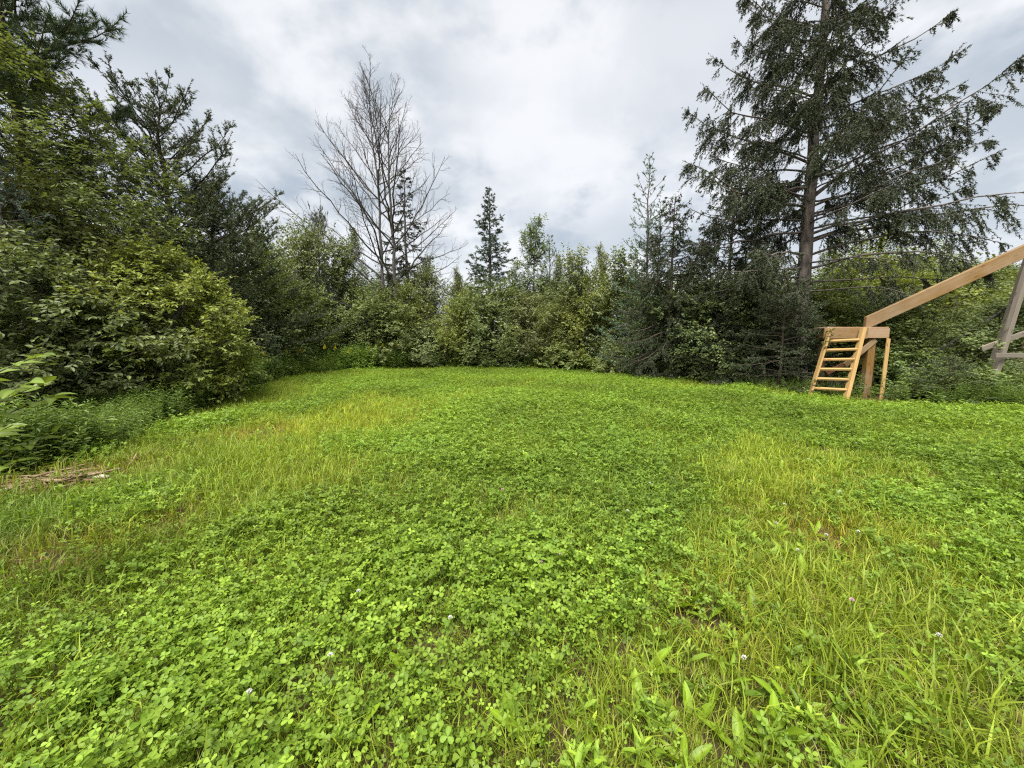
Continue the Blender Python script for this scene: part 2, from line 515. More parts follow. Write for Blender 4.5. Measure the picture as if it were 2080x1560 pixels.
def conifer_geo(seed, h, R, n_br=70, z0=0.3, e=0.85, ang_bot=-8, ang_top=38, droop=0.15, upturn=0.14, tpm=9.0, tl=0.42,
                pend=0.25, n3=4, pend3=0.5, nl=0.055, nw=0.016, nb=9, bare=0.12, trunk_r=0.07, lean=(0, 0), limbs=(), fwd=0.6,
                sub=0.5, wobble=0.03, twig_wood=True, minL=0.1, jit=0.35, nfwd=0.75, skip=None, trunk_pts=16, clump=0, tip=0.06):
    rng = np.random.default_rng(seed)
    wood = Geo(); fol = Geo()
    K = trunk_pts
    tt = np.linspace(0, 1, K)
    wob = np.cumsum(rng.normal(size=(K, 2)), 0) * wobble * h / 14
    tr = np.stack([lean[0] * tt ** 1.4 + wob[:, 0] - wob[0, 0], lean[1] * tt ** 1.4 + wob[:, 1] - wob[0, 1], tt * h], 1)[None]
    tr[0, 0, 2] = -0.1
    tubes(wood, tr, (trunk_r * (1 - tt) ** 0.85 * (1 + 0.5 * np.exp(-tt * h / 0.35)) + 0.006)[None], 9)
    s = (np.arange(n_br) + 0.5) / n_br
    z = z0 + (h * 0.985 - z0) * s ** 0.92
    az = np.arange(n_br) * 2.39996 + rng.normal(size=n_br) * 0.5
    f = z / h
    L = (R * np.clip(1 - f, 0, 1) ** e) * (1 - jit + 2 * jit * rng.random(n_br)) + minL
    el = np.radians(ang_bot + (ang_top - ang_bot) * f + rng.normal(size=n_br) * 7)
    br_bare = np.full(n_br, bare)
    dr = np.full(n_br, droop); ut = np.full(n_br, upturn)
    if skip is not None:
        kp = ~skip(z, az % (2 * np.pi), rng)
        z, az, L, el, br_bare, dr, ut = [a[kp] for a in (z, az, L, el, br_bare, dr, ut)]
    if len(limbs):
        lb = np.array(limbs, float)      # z, azimuth deg, length, elevation deg, droop, upturn, bare
        z = np.r_[z, lb[:, 0]]; az = np.r_[az, np.radians(lb[:, 1])]; L = np.r_[L, lb[:, 2]]; el = np.r_[el, np.radians(lb[:, 3])]
        dr = np.r_[dr, lb[:, 4]]; ut = np.r_[ut, lb[:, 5]]; br_bare = np.r_[br_bare, lb[:, 6]]
    n = len(z)
    KB = 9
    t = np.linspace(0, 1, KB)[None, :]
    hor = L[:, None] * np.cos(el)[:, None] * t
    ver = L[:, None] * (np.sin(el)[:, None] * t - dr[:, None] * t ** 2 * 1.6 + ut[:, None] * t ** 4 * 1.6)
    base, _ = at_t(np.repeat(tr, n, 0), np.arange(n), z / h)
    B = np.stack([base[:, :1] + hor * np.cos(az)[:, None], base[:, 1:2] + hor * np.sin(az)[:, None], base[:, 2:] + ver], -1)
    B[:, 1:] += np.cumsum(rng.normal(size=(n, KB - 1, 3)), 1) * (0.012 * L)[:, None, None]
    B[:, :, 2] = np.maximum(B[:, :, 2], 0.06)
    tubes(wood, B, (0.004 + 0.0085 * L[:, None] * (1 - t) ** 0.8 + 0.002), 5)
    # side twigs
    cnt = np.maximum((L * tpm * (1 - br_bare)).astype(int), 3)
    bi = np.repeat(np.arange(n), cnt)
    m = len(bi)
    u = br_bare[bi] + (1 - br_bare[bi]) * rng.random(m) ** 0.85
    if clump:
        cc = (np.arange(clump) + rng.random((n, clump))) / clump
        cc[:, -1] = 0.96
        pickc = cc[bi, rng.integers(0, clump, m)]
        u = np.clip(br_bare[bi] + (1 - br_bare[bi]) * pickc + rng.normal(size=m) * 0.035, 0, 1)
    p, tan = at_t(B, bi, u)
    sgn = np.where(rng.random(m) < 0.5, -1, 1)
    side = unit(np.cross(tan, UP)) * sgn[:, None]
    d = unit(tan * fwd + side * (0.75 * (0.4 + 0.6 * rng.random(m)))[:, None] - UP * (pend * (0.4 + 1.0 * rng.random(m)))[:, None] + rnd(rng, m, 0.18))
    tlen = (np.minimum(tl, 0.42 * L[bi] * (1.08 - u)) + tip) * (0.6 + 0.7 * rng.random(m))
    q = p + d * tlen[:, None]
    q[:, 2] = np.maximum(q[:, 2], 0.05)
    segP, segQ = [p], [q]
    if n3:
        k = m * n3
        ti = np.repeat(np.arange(m), n3)
        v = 0.15 + 0.8 * rng.random(k)
        pp = p[ti] + (q - p)[ti] * v[:, None]
        sd2 = unit(np.cross(d[ti], rnd(rng, k) + UP))
        dd = unit(d[ti] * 0.55 + sd2 * 0.6 - UP * pend3 + rnd(rng, k, 0.2))
        qq = pp + dd * (sub * tlen[ti] * (0.45 + 0.8 * rng.random(k)))[:, None]
        qq[:, 2] = np.maximum(qq[:, 2], 0.04)
        segP.append(pp); segQ.append(qq)
    # the leading shoot of every branch
    segP.append(B[:, -2]); segQ.append(B[:, -1] + (B[:, -1] - B[:, -2]) * 0.4)
    P = np.concatenate(segP); Q = np.concatenate(segQ)
    if twig_wood:
        tubes(wood, np.stack([p, (p + q) / 2 + UP * 0.01, q], 1), np.array([[0.006, 0.004, 0.002]]) * np.ones((m, 1)), 3)
    ln = np.linalg.norm(Q - P, axis=1)
    cntb = np.clip((nb * ln / 0.2).astype(int), 3, nb * 3)
    si = np.repeat(np.arange(len(P)), cntb)
    w = rng.random(len(si))
    pos = P[si] + (Q - P)[si] * w[:, None]
    ax = unit((Q - P)[si])
    radial = unit(np.cross(ax, rnd(rng, len(si))))
    nd_ = unit(ax * nfwd + radial * 0.8)
    stint = rng.random(len(P))
    tint = np.clip(stint[si] * 0.6 + rng.random(len(si)) * 0.4, 0, 1)
    NL = nl * (0.7 + 0.6 * rng.random(len(si)))
    leaves(fol, pos, nd_, rnd(rng, len(si)), NL, nw, tint, 'needle')
    return wood, fol


def sprout(rng, P, Rr, cnt, t0, t1, ang, lf, K=6, up=0.3, wob=0.04, planar=False):
    """Side branches growing from polylines P: cnt each, angle ang, length lf(t, parent length)."""
    N = len(P)
    plen = np.linalg.norm(np.diff(P, axis=1), axis=2).sum(1)
    i = np.repeat(np.arange(N), cnt)
    t = t0 + (t1 - t0) * (np.tile(np.arange(cnt), N) + rng.random(N * cnt)) / cnt
    p, tan = at_t(P, i, t)
    side = unit(np.cross(tan, rnd(rng, len(i)) + (UP if planar else 0)))
    a = np.radians(ang * (0.75 + 0.5 * rng.random(len(i))))[:, None]
    d = unit(tan * np.cos(a) + side * np.sin(a))
    L = lf(t, plen[i]) * (0.6 + 0.7 * rng.random(len(i)))
    s = np.linspace(0, 1, K)[None, :, None]
    Q = p[:, None] + d[:, None] * L[:, None, None] * s + UP * (up * L)[:, None, None] * s ** 2
    Q[:, 1:] += np.cumsum(rng.normal(size=(len(i), K - 1, 3)), 1) * (wob * L / K)[:, None, None] * 2
    f = np.clip(t, 0, 0.999) * (P.shape[1] - 1)
    r0 = Rr[i, f.astype(int)]
    return Q, r0, L


def herb_geo(seed, h=0.7, n=26, leaf=0.09, asp=0.2, stems=1, spread=0.05, kind='broad', droop=0.2):
    rng = np.random.default_rng(seed)
    fol = Geo(); wood = Geo()
    for s in range(stems):
        hh = h * (0.7 + 0.45 * rng.random())
        b = np.r_[rng.normal(size=2) * spread, 0]
        top = b + np.r_[rng.normal(size=2) * 0.16 * hh, hh]
        P = bez(b[None], ((b + top) / 2 + np.r_[0, 0, 0.1 * hh])[None], top[None], 6)
        tubes(wood, P, np.linspace(0.0045, 0.002, 6)[None], 3, np.array([0.3]))
        t = np.linspace(0.12, 1, n)
        p, tan = at_t(P, np.zeros(n, int), t)
        az = np.arange(n) * 2.4 + rng.random() * 6
        o = np.stack([np.cos(az), np.sin(az), np.full(n, 0.55 - droop)], 1) + rnd(rng, n, 0.12)
        L = leaf * (0.65 + 0.5 * rng.random(n)) * (1 - 0.45 * t ** 3)
        leaves(fol, p, o, UP + rnd(rng, n, 0.2), L, L * asp, np.clip(rng.random(n) * 0.7 + rng.random() * 0.3, 0, 1), kind)
    return wood, fol


# ------------------------------------------------------------------ scene-graph helpers
def tag(o, label=None, cat=None, group=None, kind=None):
    if label: o['label'] = label
    if cat: o['category'] = cat
    if group: o['group'] = group
    if kind: o['kind'] = kind
    return o


def obj(name, me, parent=None, loc=None, color=None):
    o = bpy.data.objects.new(name, me)
    COL.objects.link(o)
    if parent: o.parent = parent
    if loc is not None: o.location = loc
    if color: o.color = (*color, 1)
    return o


def thing(name, label, cat, loc, group=None, rz=0.0, scale=(1, 1, 1)):
    o = bpy.data.objects.new(name, None)
    COL.objects.link(o)
    o.location = loc
    o.rotation_euler = (0, 0, rz)
    o.scale = scale if not isinstance(scale, (int, float)) else (scale,) * 3
    return tag(o, label, cat, group)


def gz(x, y):
    x = np.asarray(x, float); y = np.asarray(y, float)
    near = 0.025 * np.sin(1.3 * x + 0.7) * np.sin(0.9 * y) + 0.02 * np.sin(0.45 * x - 0.6 * y) + 0.012 * np.sin(2.7 * x + 1.9 * y)
    far = np.clip((np.hypot(x, y) - 60) / 200, 0, 1)
    hill = 24 * np.exp(-(((x - 265) / 85) ** 2 + ((y - 165) / 80) ** 2))
    return near + hill * np.clip((np.hypot(x, y) - 45) / 60, 0, 1)


def inside(poly, x, y):
    poly = np.asarray(poly); r = np.zeros(len(x), bool)
    j = len(poly) - 1
    for i in range(len(poly)):
        xi, yi = poly[i]; xj, yj = poly[j]
        c = ((yi > y) != (yj > y)) & (x < (xj - xi) * (y - yi) / (yj - yi + 1e-12) + xi)
        r ^= c; j = i
    return r


def vnoise(x, y, s, seed):
    """Smooth value noise in 0..1."""
    r = np.random.default_rng(seed).random((64, 64))
    a = x * s + 100; b = y * s + 100
    i = np.floor(a).astype(int); j = np.floor(b).astype(int)
    u = a - i; v = b - j
    u = u * u * (3 - 2 * u); v = v * v * (3 - 2 * v)
    g = lambda p, q: r[p % 64, q % 64]
    return (g(i, j) * (1 - u) + g(i + 1, j) * u) * (1 - v) + (g(i, j + 1) * (1 - u) + g(i + 1, j + 1) * u) * v


def scatter(name, label, cat, pts, rot, scl, idx, zone, protos):
    """One 'stuff' object: a cloud of points with small plant meshes instanced on it."""
    me = bpy.data.meshes.new(name)
    n = len(pts)
    me.vertices.add(n)
    me.vertices.foreach_set('co', pts.astype(np.float32).ravel())
    for an, ty, arr, key in (('rot', 'FLOAT_VECTOR', rot, 'vector'), ('scl', 'FLOAT', scl, 'value'), ('idx', 'INT', idx.astype(np.int32), 'value'), ('zone', 'FLOAT_VECTOR', zone, 'vector')):
        a = me.attributes.new(an, ty, 'POINT')
        a.data.foreach_set(key, np.ascontiguousarray(arr, dtype=np.int32 if ty == 'INT' else np.float32).ravel())
    o = obj(name, me)
    tag(o, label, cat, kind='stuff')
    g = bpy.data.node_groups.new(name + '_nodes', 'GeometryNodeTree')
    g.interface.new_socket('Geometry', in_out='INPUT', socket_type='NodeSocketGeometry')
    g.interface.new_socket('Geometry', in_out='OUTPUT', socket_type='NodeSocketGeometry')
    gi = g.nodes.new('NodeGroupInput'); gout = g.nodes.new('NodeGroupOutput')
    iop = g.nodes.new('GeometryNodeInstanceOnPoints')
    jn = g.nodes.new('GeometryNodeJoinGeometry')
    for pm in protos:
        po = bpy.data.objects.new(name + '_source', pm)
        inf = g.nodes.new('GeometryNodeObjectInfo')
        inf.inputs['Object'].default_value = po
        inf.inputs['As Instance'].default_value = False
        gti = g.nodes.new('GeometryNodeGeometryToInstance')
        g.links.new(inf.outputs['Geometry'], gti.inputs[0])
        g.links.new(gti.outputs[0], jn.inputs[0])

    def attr(nm, ty):
        a = g.nodes.new('GeometryNodeInputNamedAttribute')
        a.data_type = ty
        a.inputs['Name'].default_value = nm
        return a.outputs[0]
    g.links.new(gi.outputs[0], iop.inputs['Points'])
    g.links.new(jn.outputs[0], iop.inputs['Instance'])
    iop.inputs['Pick Instance'].default_value = True
    g.links.new(attr('idx', 'INT'), iop.inputs['Instance Index'])
    g.links.new(attr('rot', 'FLOAT_VECTOR'), iop.inputs['Rotation'])
    g.links.new(attr('scl', 'FLOAT'), iop.inputs['Scale'])
    g.links.new(iop.outputs[0], gout.inputs[0])
    md = o.modifiers.new('scatter', 'NODES')
    md.node_group = g
    return o


# ------------------------------------------------------------------ ground
lin = np.linspace(-1, 1, 181)
gxs = np.sinh(lin * 5.2) / np.sinh(5.2) * 900
X, Y = np.meshgrid(gxs, gxs, indexing='ij')
Vg = np.stack([X, Y, gz(X, Y)], -1)
ii = np.arange(181 * 181).reshape(181, 181)
gg = Geo()
gg.add(Vg, np.stack([ii[:-1, :-1], ii[1:, :-1], ii[1:, 1:], ii[:-1, 1:]], -1))
ground = obj('ground', gg.mesh('ground', M['ground']))
tag(ground, 'mown clearing floor of soil and thatch under the clover', kind='structure')

EDGE = [(-30, -3), (-8, 2.0), (-5.99, 3.77), (-5.5, 3.97), (-5.46, 4.93), (-6.44, 6.94), (-7.94, 10.96), (-8.81, 14.23), (-8.04, 18.38), (-4.68, 20.24), (0.52, 20.24), (4.24, 17.32), (6.24, 13.43), (7.51, 11.38), (7.8, 9.86), (8.4, 9.24), (9.72, 8.7), (10.96, 8.1), (12.29, 7.48), (30, 2), (30, -3)]
CLOVER_A = [(-2.0, 1.0), (-2.62, 1.55), (-2.57, 2.09), (-2.52, 2.61), (-2.14, 3.32), (-1.77, 3.9), (-1.82, 4.93), (-1.4, 5.95), (-1.37, 7.48), (-1.0, 9.62), (0.99, 12.72), (4.82, 10.96), (7.31, 9.39), (8.47, 8.57), (9.6, 8.0), (4.27, 6.27), (3.27, 5.65), (2.31, 4.36), (1.65, 3.42), (1.05, 2.67), (0.69, 2.09), (0.49, 1.74), (0.16, 1.43), (0.0, 1.0), (-0.2, 0.5), (-2, 0.5)]
CLOVER_R = [(4.27, 6.27), (9.6, 8.0), (12.3, 7.48), (12.3, 1.0), (1.79, 0.6), (1.59, 1.14), (2.03, 1.68), (2.29, 2.22), (3.51, 3.22), (5.76, 4.53), (6.39, 5.65)]
CLOVER_FAR = [(-8.08, 14.23), (-4.13, 17.84), (0.48, 19.6), (3.6, 17.0), (6.0, 13.3), (4.82, 10.96), (0.99, 12.72), (0.73, 14.23), (-1.13, 10.96), (-2.16, 9.24), (-4.82, 10.96)]
YELLOW = [(-3.12, 3.77), (-4.41, 7.03), (-4.08, 9.24), (-1.99, 10.96), (-1.08, 9.24), (-1.48, 6.27), (-1.95, 4.93), (-2.01, 3.77)]
# ------------------------------------------------------------------ lawn: clover, grass, low herbs
def clover_clump(seed, n=11, rad=0.075, hgt=0.165, leaf=0.0205):
    rng = np.random.default_rng(seed)
    g = Geo()
    b = rng.normal(size=(n, 3)) * rad * 0.5; b[:, 2] = 0
    top = b + np.stack([rng.normal(size=n) * rad * 0.75, rng.normal(size=n) * rad * 0.75, hgt * (0.32 + 0.75 * rng.random(n))], 1)
    st = bez(b, (b + top) / 2 + UP * 0.02, top, 3)
    tubes(g, st, np.array([[0.0012, 0.0011, 0.0009]]) * np.ones((n, 1)), 3, np.full(n, 0.35))
    nrm = unit(UP + rnd(rng, n, 0.42))
    az = rng.random(n) * 6.28
    sz = leaf * (0.65 + 0.65 * rng.random(n))
    tint = rng.random(n)
    tint = np.where(tint > 0.975, 0.97, tint * 0.85)
    for k in range(3):
        a = az + k * 2.094 + rng.normal(size=n) * 0.12
        d = np.stack([np.cos(a), np.sin(a), 0.10 + 0.22 * rng.normal(size=n)], 1)
        d = unit(d - nrm * (np.sum(d * nrm, 1) - 0.12)[:, None])
        leaves(g, top, d, nrm + rnd(rng, n, 0.12), sz, sz * 0.95, np.clip(tint + rng.normal(size=n) * 0.05, 0, 1), 'clover')
    return g.mesh('clover_clump', M['clover'])


def grass_clump(seed, n=22, rad=0.06, hgt=0.085, w=0.0034, lean=0.65, straw=0.08):
    rng = np.random.default_rng(seed)
    g = Geo()
    b = rng.normal(size=(n, 3)) * rad * 0.6; b[:, 2] = 0
    az = rng.random(n) * 6.28
    o = np.stack([np.cos(az), np.sin(az), np.zeros(n)], 1)
    L = hgt * (0.45 + 0.85 * rng.random(n))
    ln = lean * (0.3 + 1.0 * rng.random(n))
    m = b + UP * (L * 0.62)[:, None] + o * (L * ln * 0.35)[:, None]
    t = b + UP * (L * (1.0 - 0.35 * ln ** 1.5))[:, None] + o * (L * ln)[:, None]
    s = np.cross(o, UP)
    W = w * (0.6 + 0.8 * rng.random(n))[:, None]
    tw = rng.normal(size=(n, 1)) * 0.4
    s2 = unit(s + o * tw)
    q1 = b + (m - b) * 0.5 + o * (L * 0.02)[:, None]
    V = np.stack([b - s * W * .4, b + s * W * .4, q1 + s * W * .5, q1 - s * W * .5, m + s2 * W * .5, m - s2 * W * .5, t], 1)
    base = (np.arange(n) * 7)[:, None, None]
    q = np.array([(0, 1, 2, 3), (3, 2, 4, 5)])[None] + base
    tr = np.array([(5, 4, 6)])[None] + base
    tint = np.where(rng.random(n) < straw, 0.96, rng.random(n) * 0.88)
    g.add(V, q, tr, np.repeat(tint, 7))
    return g.mesh('grass_clump', M['grass'])


def herb_mesh(seed, mat, **kw):
    w, f = herb_geo(seed, **kw)
    f.Q += [q + f.n for q in w.Q]; f.V += w.V; f.A += w.A; f.n += w.n
    return f.mesh('herb', mat)


rng = np.random.default_rng(11)
def sample(dens, x0, x1, y0, y1, wedge=1.5):
    """Random points, about dens per square metre, in the part of the box the lawn's viewers can see."""
    n = int((x1 - x0) * (y1 - y0) * dens)
    x = x0 + (x1 - x0) * rng.random(n); y = y0 + (y1 - y0) * rng.random(n)
    k = np.abs(x) < wedge * (y + 0.35) + 0.4
    return x[k], y[k]


def wob(x, y, a=0.35):
    return x + (vnoise(x, y, 1.6, 1) - .5) * 2 * a, y + (vnoise(x, y, 1.6, 2) - .5) * 2 * a


def clover_amount(x, y):
    wx, wy = wob(x, y, 0.30)
    wx = wx + rng.normal(size=len(x)) * 0.16; wy = wy + rng.normal(size=len(x)) * 0.16
    A = inside(CLOVER_A, wx, wy); Rr = inside(CLOVER_R, wx, wy); F = inside(CLOVER_FAR, wx, wy)
    c = np.full(len(x), 0.06)
    c = np.where(F, 0.75, c)
    c = np.where(Rr, 0.66, c)
    c = np.where(A, 1.0, c)
    p = vnoise(x, y, 0.9, 5)
    c = np.where(c < 0.1, 0.08 + 0.5 * np.clip((p - 0.45) * 3, 0, 1), c * np.clip(0.55 + 0.8 * p, 0, 1))
    c = np.where((x < -2.2) & (y < 4), c + 0.15, c)
    return np.clip(c, 0, 1)


def bare(x, y):
    """Worn spots where the soil shows."""
    b = np.zeros(len(x))
    for bx, by, r in ((0.98, 1.92, 0.12), (1.1, 1.72, 0.09), (-5.1, 3.95, 0.42), (-3.2, 2.6, 0.42), (-2.9, 3.1, 0.25), (-4.6, 3.9, 0.6), (2.5, 2.9, 0.25), (-2.1, 1.4, 0.15), (-0.55, 1.75, 0.10), (-4.1, 6.1, 0.5)):
        b = np.maximum(b, np.exp(-((x - bx) ** 2 + (y - by) ** 2) / r ** 2))
    return b


def lawn_pts(x, y, tilt):
    n = len(x)
    rot = np.stack([rng.normal(size=n) * tilt, rng.normal(size=n) * tilt, rng.random(n) * 6.28], 1)
    return np.stack([x, y, gz(x, y)], 1), rot


# clover
parts = []
for dens, y0, y1, s in ((310, 0.3, 6.0, 1.0), (230, 6.0, 20.5, 1.12)):
    x, y = sample(dens, -14, 14, y0, y1)
    k = inside(EDGE, *wob(x, y, 0.2)) & (rng.random(len(x)) < clover_amount(x, y) * np.clip(0.25 + 1.35 * vnoise(x, y, 4.5, 9), 0, 1)) & (rng.random(len(x)) > 0.8 * bare(x, y))
    parts.append((x[k], y[k], np.full(k.sum(), s)))
x = np.concatenate([p[0] for p in parts]); y = np.concatenate([p[1] for p in parts]); s = np.concatenate([p[2] for p in parts])
ca = clover_amount(x, y)
hvar = 0.68 + 0.35 * vnoise(x, y, 1.3, 8) + 0.3 * vnoise(x, y, 5.0, 10)
pts, rot = lawn_pts(x, y, 0.12)
scl = s * hvar * (0.75 + 0.5 * rng.random(len(x))) * np.where(ca < 0.4, 0.75, 1.0)
zc = np.ones((len(x), 3)) * (0.62 + 0.50 * vnoise(x, y, 0.55, 21) + 0.14 * rng.normal(size=len(x)))[:, None]
yel = vnoise(x, y, 0.8, 22)[:, None]
zc *= np.array([[1.0, 1.0, 1.0]]) * (1 - yel * 0.35) + np.array([[1.28, 1.06, 0.7]]) * yel * 0.35
scatter('clover', 'dense green three-leaved clover carpeting the middle of the clearing', 'clover', pts, rot, scl, rng.integers(0, 10, len(x)), np.clip(zc, 0.35, 1.6), [clover_clump(s_) for s_ in range(10)])
print('clover', len(x))

# grass
parts = []
for dens, y0, y1, s in ((620, 0.3, 3.2, 1.0), (420, 3.2, 5.0, 1.0), (260, 5.0, 10.0, 1.15), (150, 10.0, 21.0, 1.35)):
    x, y = sample(dens, -15, 15, y0, y1)
    c = clover_amount(x, y)
    want = np.where(c > 0.5, 0.36, 1.0 - 0.5 * c)
    k = inside(EDGE, *wob(x, y, 0.35)) & (rng.random(len(x)) < want) & (rng.random(len(x)) > 0.97 * bare(x, y))
    parts.append((x[k], y[k], np.full(k.sum(), s)))
x = np.concatenate([p[0] for p in parts]); y = np.concatenate([p[1] for p in parts]); s = np.concatenate([p[2] for p in parts])
pts, rot = lawn_pts(x, y, 0.15)
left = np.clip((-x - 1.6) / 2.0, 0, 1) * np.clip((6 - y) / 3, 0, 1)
scl = s * (0.55 + 0.5 * vnoise(x, y, 1.1, 31) + 0.35 * rng.random(len(x))) * (1 + 0.35 * left)
zc = np.ones((len(x), 3)) * (0.72 + 0.40 * vnoise(x, y, 0.6, 33) + 0.15 * rng.normal(size=len(x)))[:, None]
wx, wy = wob(x, y, 0.6)
wx = wx + rng.normal(size=len(x)) * 0.35; wy = wy + rng.normal(size=len(x)) * 0.35
yz = (0.45 * inside(YELLOW, wx, wy) + 0.25 * vnoise(x, y, 0.7, 34) + 0.08 * ((x > 0) & (clover_amount(x, y) < 0.5))).clip(0, 1)[:, None]
zc *= (1 - yz) + yz * np.array([[1.20, 1.06, 0.75]])
dry = (np.clip(vnoise(x, y, 0.9, 35) - 0.62, 0, 1) * 1.3 * (c.mean() + 0.5) + 1.0 * bare(x, y)).clip(0, 0.9)[:, None]
zc = zc * (1 - dry) + dry * zc * np.array([[1.25, 0.92, 0.85]])
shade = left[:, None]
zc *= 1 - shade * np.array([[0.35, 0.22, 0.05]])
gidx = rng.integers(0, 8, len(x))
thatch = (rng.random(len(x)) < 0.16) & (clover_amount(x, y) < 0.5)
gidx = np.where(thatch, rng.integers(11, 13, len(x)), gidx)
tall = rng.random(len(x)) < 0.012 + 0.05 * left + 0.05 * (clover_amount(x, y) > 0.5)
gidx = np.where(tall, rng.integers(8, 11, len(x)), gidx)
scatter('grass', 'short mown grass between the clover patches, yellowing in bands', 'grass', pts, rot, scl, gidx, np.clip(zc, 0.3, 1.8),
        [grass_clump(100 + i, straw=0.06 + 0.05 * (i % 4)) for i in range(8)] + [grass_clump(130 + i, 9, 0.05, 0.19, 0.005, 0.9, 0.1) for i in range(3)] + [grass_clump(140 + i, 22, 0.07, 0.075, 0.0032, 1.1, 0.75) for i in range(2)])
print('grass', len(x))

# low herbs inside the grass (small broad-leaved weeds)
x, y = sample(120, -13, 13, 0.4, 14)
k = inside(EDGE, x, y) & (rng.random(len(x)) < 0.06 + 0.94 * (1 - clover_amount(x, y)) * np.where(x > 0, 1.0, 0.45)) & (rng.random(len(x)) > bare(x, y))
x, y = x[k], y[k]
pts, rot = lawn_pts(x, y, 0.2)
zc = np.array([[1.75, 1.75, 0.85]]) * (0.75 + 0.5 * rng.random((len(x), 1)))
scatter('lawn_weeds', 'small bright leafy weeds sprouting through the mown grass', 'weeds', pts, rot, 0.6 + 0.7 * rng.random(len(x)), rng.integers(0, 5, len(x)), zc,
        [herb_mesh(200 + i, M['herb'], h=0.07, n=5, leaf=0.055 + 0.008 * i, asp=0.30 + 0.03 * (i % 3), stems=2, spread=0.025, droop=-0.45) for i in range(5)])

# tall undergrowth along the edges of the clearing
EDGEA = np.array(EDGE[2:19])
seg = np.linalg.norm(np.diff(EDGEA, axis=0), axis=1)
cum = np.r_[0, np.cumsum(seg)]
def along(n, lo, hi):
    """Points n at random along the clearing's edge, lo..hi metres outside it."""
    u = rng.random(n) * cum[-1]
    i = np.clip(np.searchsorted(cum, u) - 1, 0, len(seg) - 1)
    f = ((u - cum[i]) / seg[i])[:, None]
    p = EDGEA[i] * (1 - f) + EDGEA[i + 1] * f
    dd = unit(EDGEA[i + 1] - EDGEA[i])
    nrm = np.stack([-dd[:, 1], dd[:, 0]], 1)
    return p + nrm * (lo + (hi - lo) * rng.random(n))[:, None], u / cum[-1]
p1, u1 = along(4200, -0.15, 1.0)
p2, u2 = along(4200, 0.6, 2.4)
p3 = np.stack([-8.6 + 4.2 * rng.random(1500), 3.9 + 4.0 * rng.random(1500)], 1)
p3 = p3[~inside(EDGE, p3[:, 0], p3[:, 1])]
p4, u4 = along(9000, -0.1, 1.7)
p4 = p4[(p4[:, 0] < -4.2) & (p4[:, 1] > 10.0)]
pp = np.concatenate([p1, p2, p3, p4]); uu = np.zeros(len(pp))
x, y = pp[:, 0], pp[:, 1]
k = (np.abs(x) < 1.6 * y + 1) & ~((x > 7.2) & (x < 10.35) & (y > 8.8) & (y < 10.7) & (rng.random(len(x)) < 0.93))
x, y, uu = x[k], y[k], uu[k]
pts, rot = lawn_pts(x, y, 0.10)
dist = np.r_[np.zeros(0)]
big = (0.45 + 0.75 * vnoise(x, y, 0.7, 41)) * np.where(x > 3.5, 0.72, 1.0) * np.where((x < -4.8) & (y < 9), 0.85, 1.0)
rightlow = (x > 8.2) & (y < 10.5)
weedy = (x < -4.0) & (y > 10.5)
big = np.where(weedy, (0.55 + 0.75 * vnoise(x, y, 1.1, 44)) * (0.7 + 0.6 * rng.random(len(x))), big)
big = np.where(rightlow, 0.5 + 0.3 * rng.random(len(x)), big)
zc = np.ones((len(x), 3)) * (0.8 + 0.6 * vnoise(x, y, 0.8, 43) + 0.12 * rng.normal(size=len(x)))[:, None]
zc = zc * np.where(weedy, 1.35, 1.0)[:, None]
scatter('undergrowth', 'knee-high leafy weeds along the edge of the clearing', 'undergrowth', pts, rot, big * (0.75 + 0.5 * rng.random(len(x))), rng.integers(0, 8, len(x)), np.clip(zc, 0.3, 2.0),
        [herb_mesh(220 + i, M['herb'], h=0.75, n=20, leaf=0.125, asp=0.26, stems=3, spread=0.09) for i in range(5)] + [herb_mesh(240 + i, M['herb'], h=0.45, n=10, leaf=0.13, asp=0.5, stems=4, spread=0.12) for i in range(3)])
print('undergrowth', len(x))
# ------------------------------------------------------------------ trees and shrubs
MESH = {}
def mk(key, pair, bark, leaf, foli='crown'):
    w, f = pair
    MESH[key] = (w.mesh(key + '_wood', bark), f.mesh(key + '_foliage', leaf, smooth=False))


def plant(key, name, label, cat, x, y, h, r, rz=0.0, group=None, color=(1, 1, 1), base=(1, 1), parts=('trunk', 'crown')):
    """A copy of plant MESH[key] (built base = (height, radius)) grown to height h and spread r."""
    wm, fm = MESH[key]
    o = thing(name, label, cat, (x, y, float(gz(x, y))), group, rz, (r / base[1], r / base[1], h / base[0]))
    obj(parts[0], wm, o)
    tag(obj(parts[1], fm, o, color=color), kind='stuff')
    return o


STEM = ('stems', 'foliage')
# near shrubs on the left, each grown for its own place
LEAFS1, LEAFS2 = [], []
def single_leaves(root, items, mat, color, asp=0.58):
    ms = []
    for k in range(4):
        g = Geo()
        leaves(g, np.zeros((1, 3)), np.array([[1.0, 0, 0]]), np.array([[0, 0, 1.0]]), 1.0, 1.0, np.array([0.12 + 0.25 * k]), 'broad')
        ms.append(g.mesh('shrub_leaf', mat, False))
    for p, d, s, n, L, t in items:
        o = obj('leaf', ms[min(3, int(t * 4))], root, color=color)
        # the template's side axis is D x N
        m = Matrix((d * L, -s * L * asp, n * L)).transposed().to_4x4()
        m.translation = Vector(p)
        o.matrix_local = m
mk('left_shrub', shrub_geo(1, 3.55, 1.95, stems=9, clumps=250, tw=15, lv=11, leaf=0.085, tl=0.42, lump=0.13, lean=(0.25, -0.1), viewer=(8.35, -9.0, 1.5), singles=LEAFS1), M['bark_grey'], M['shrub_bright'])
lsh = plant('left_shrub', 'broadleaf_shrub', 'big rounded yellow-green shrub bulging into the clearing on the left', 'shrub', -8.35, 9.0, 3.45, 1.85, base=(3.55, 1.95), color=(1.3, 1.36, 1.1), parts=STEM)
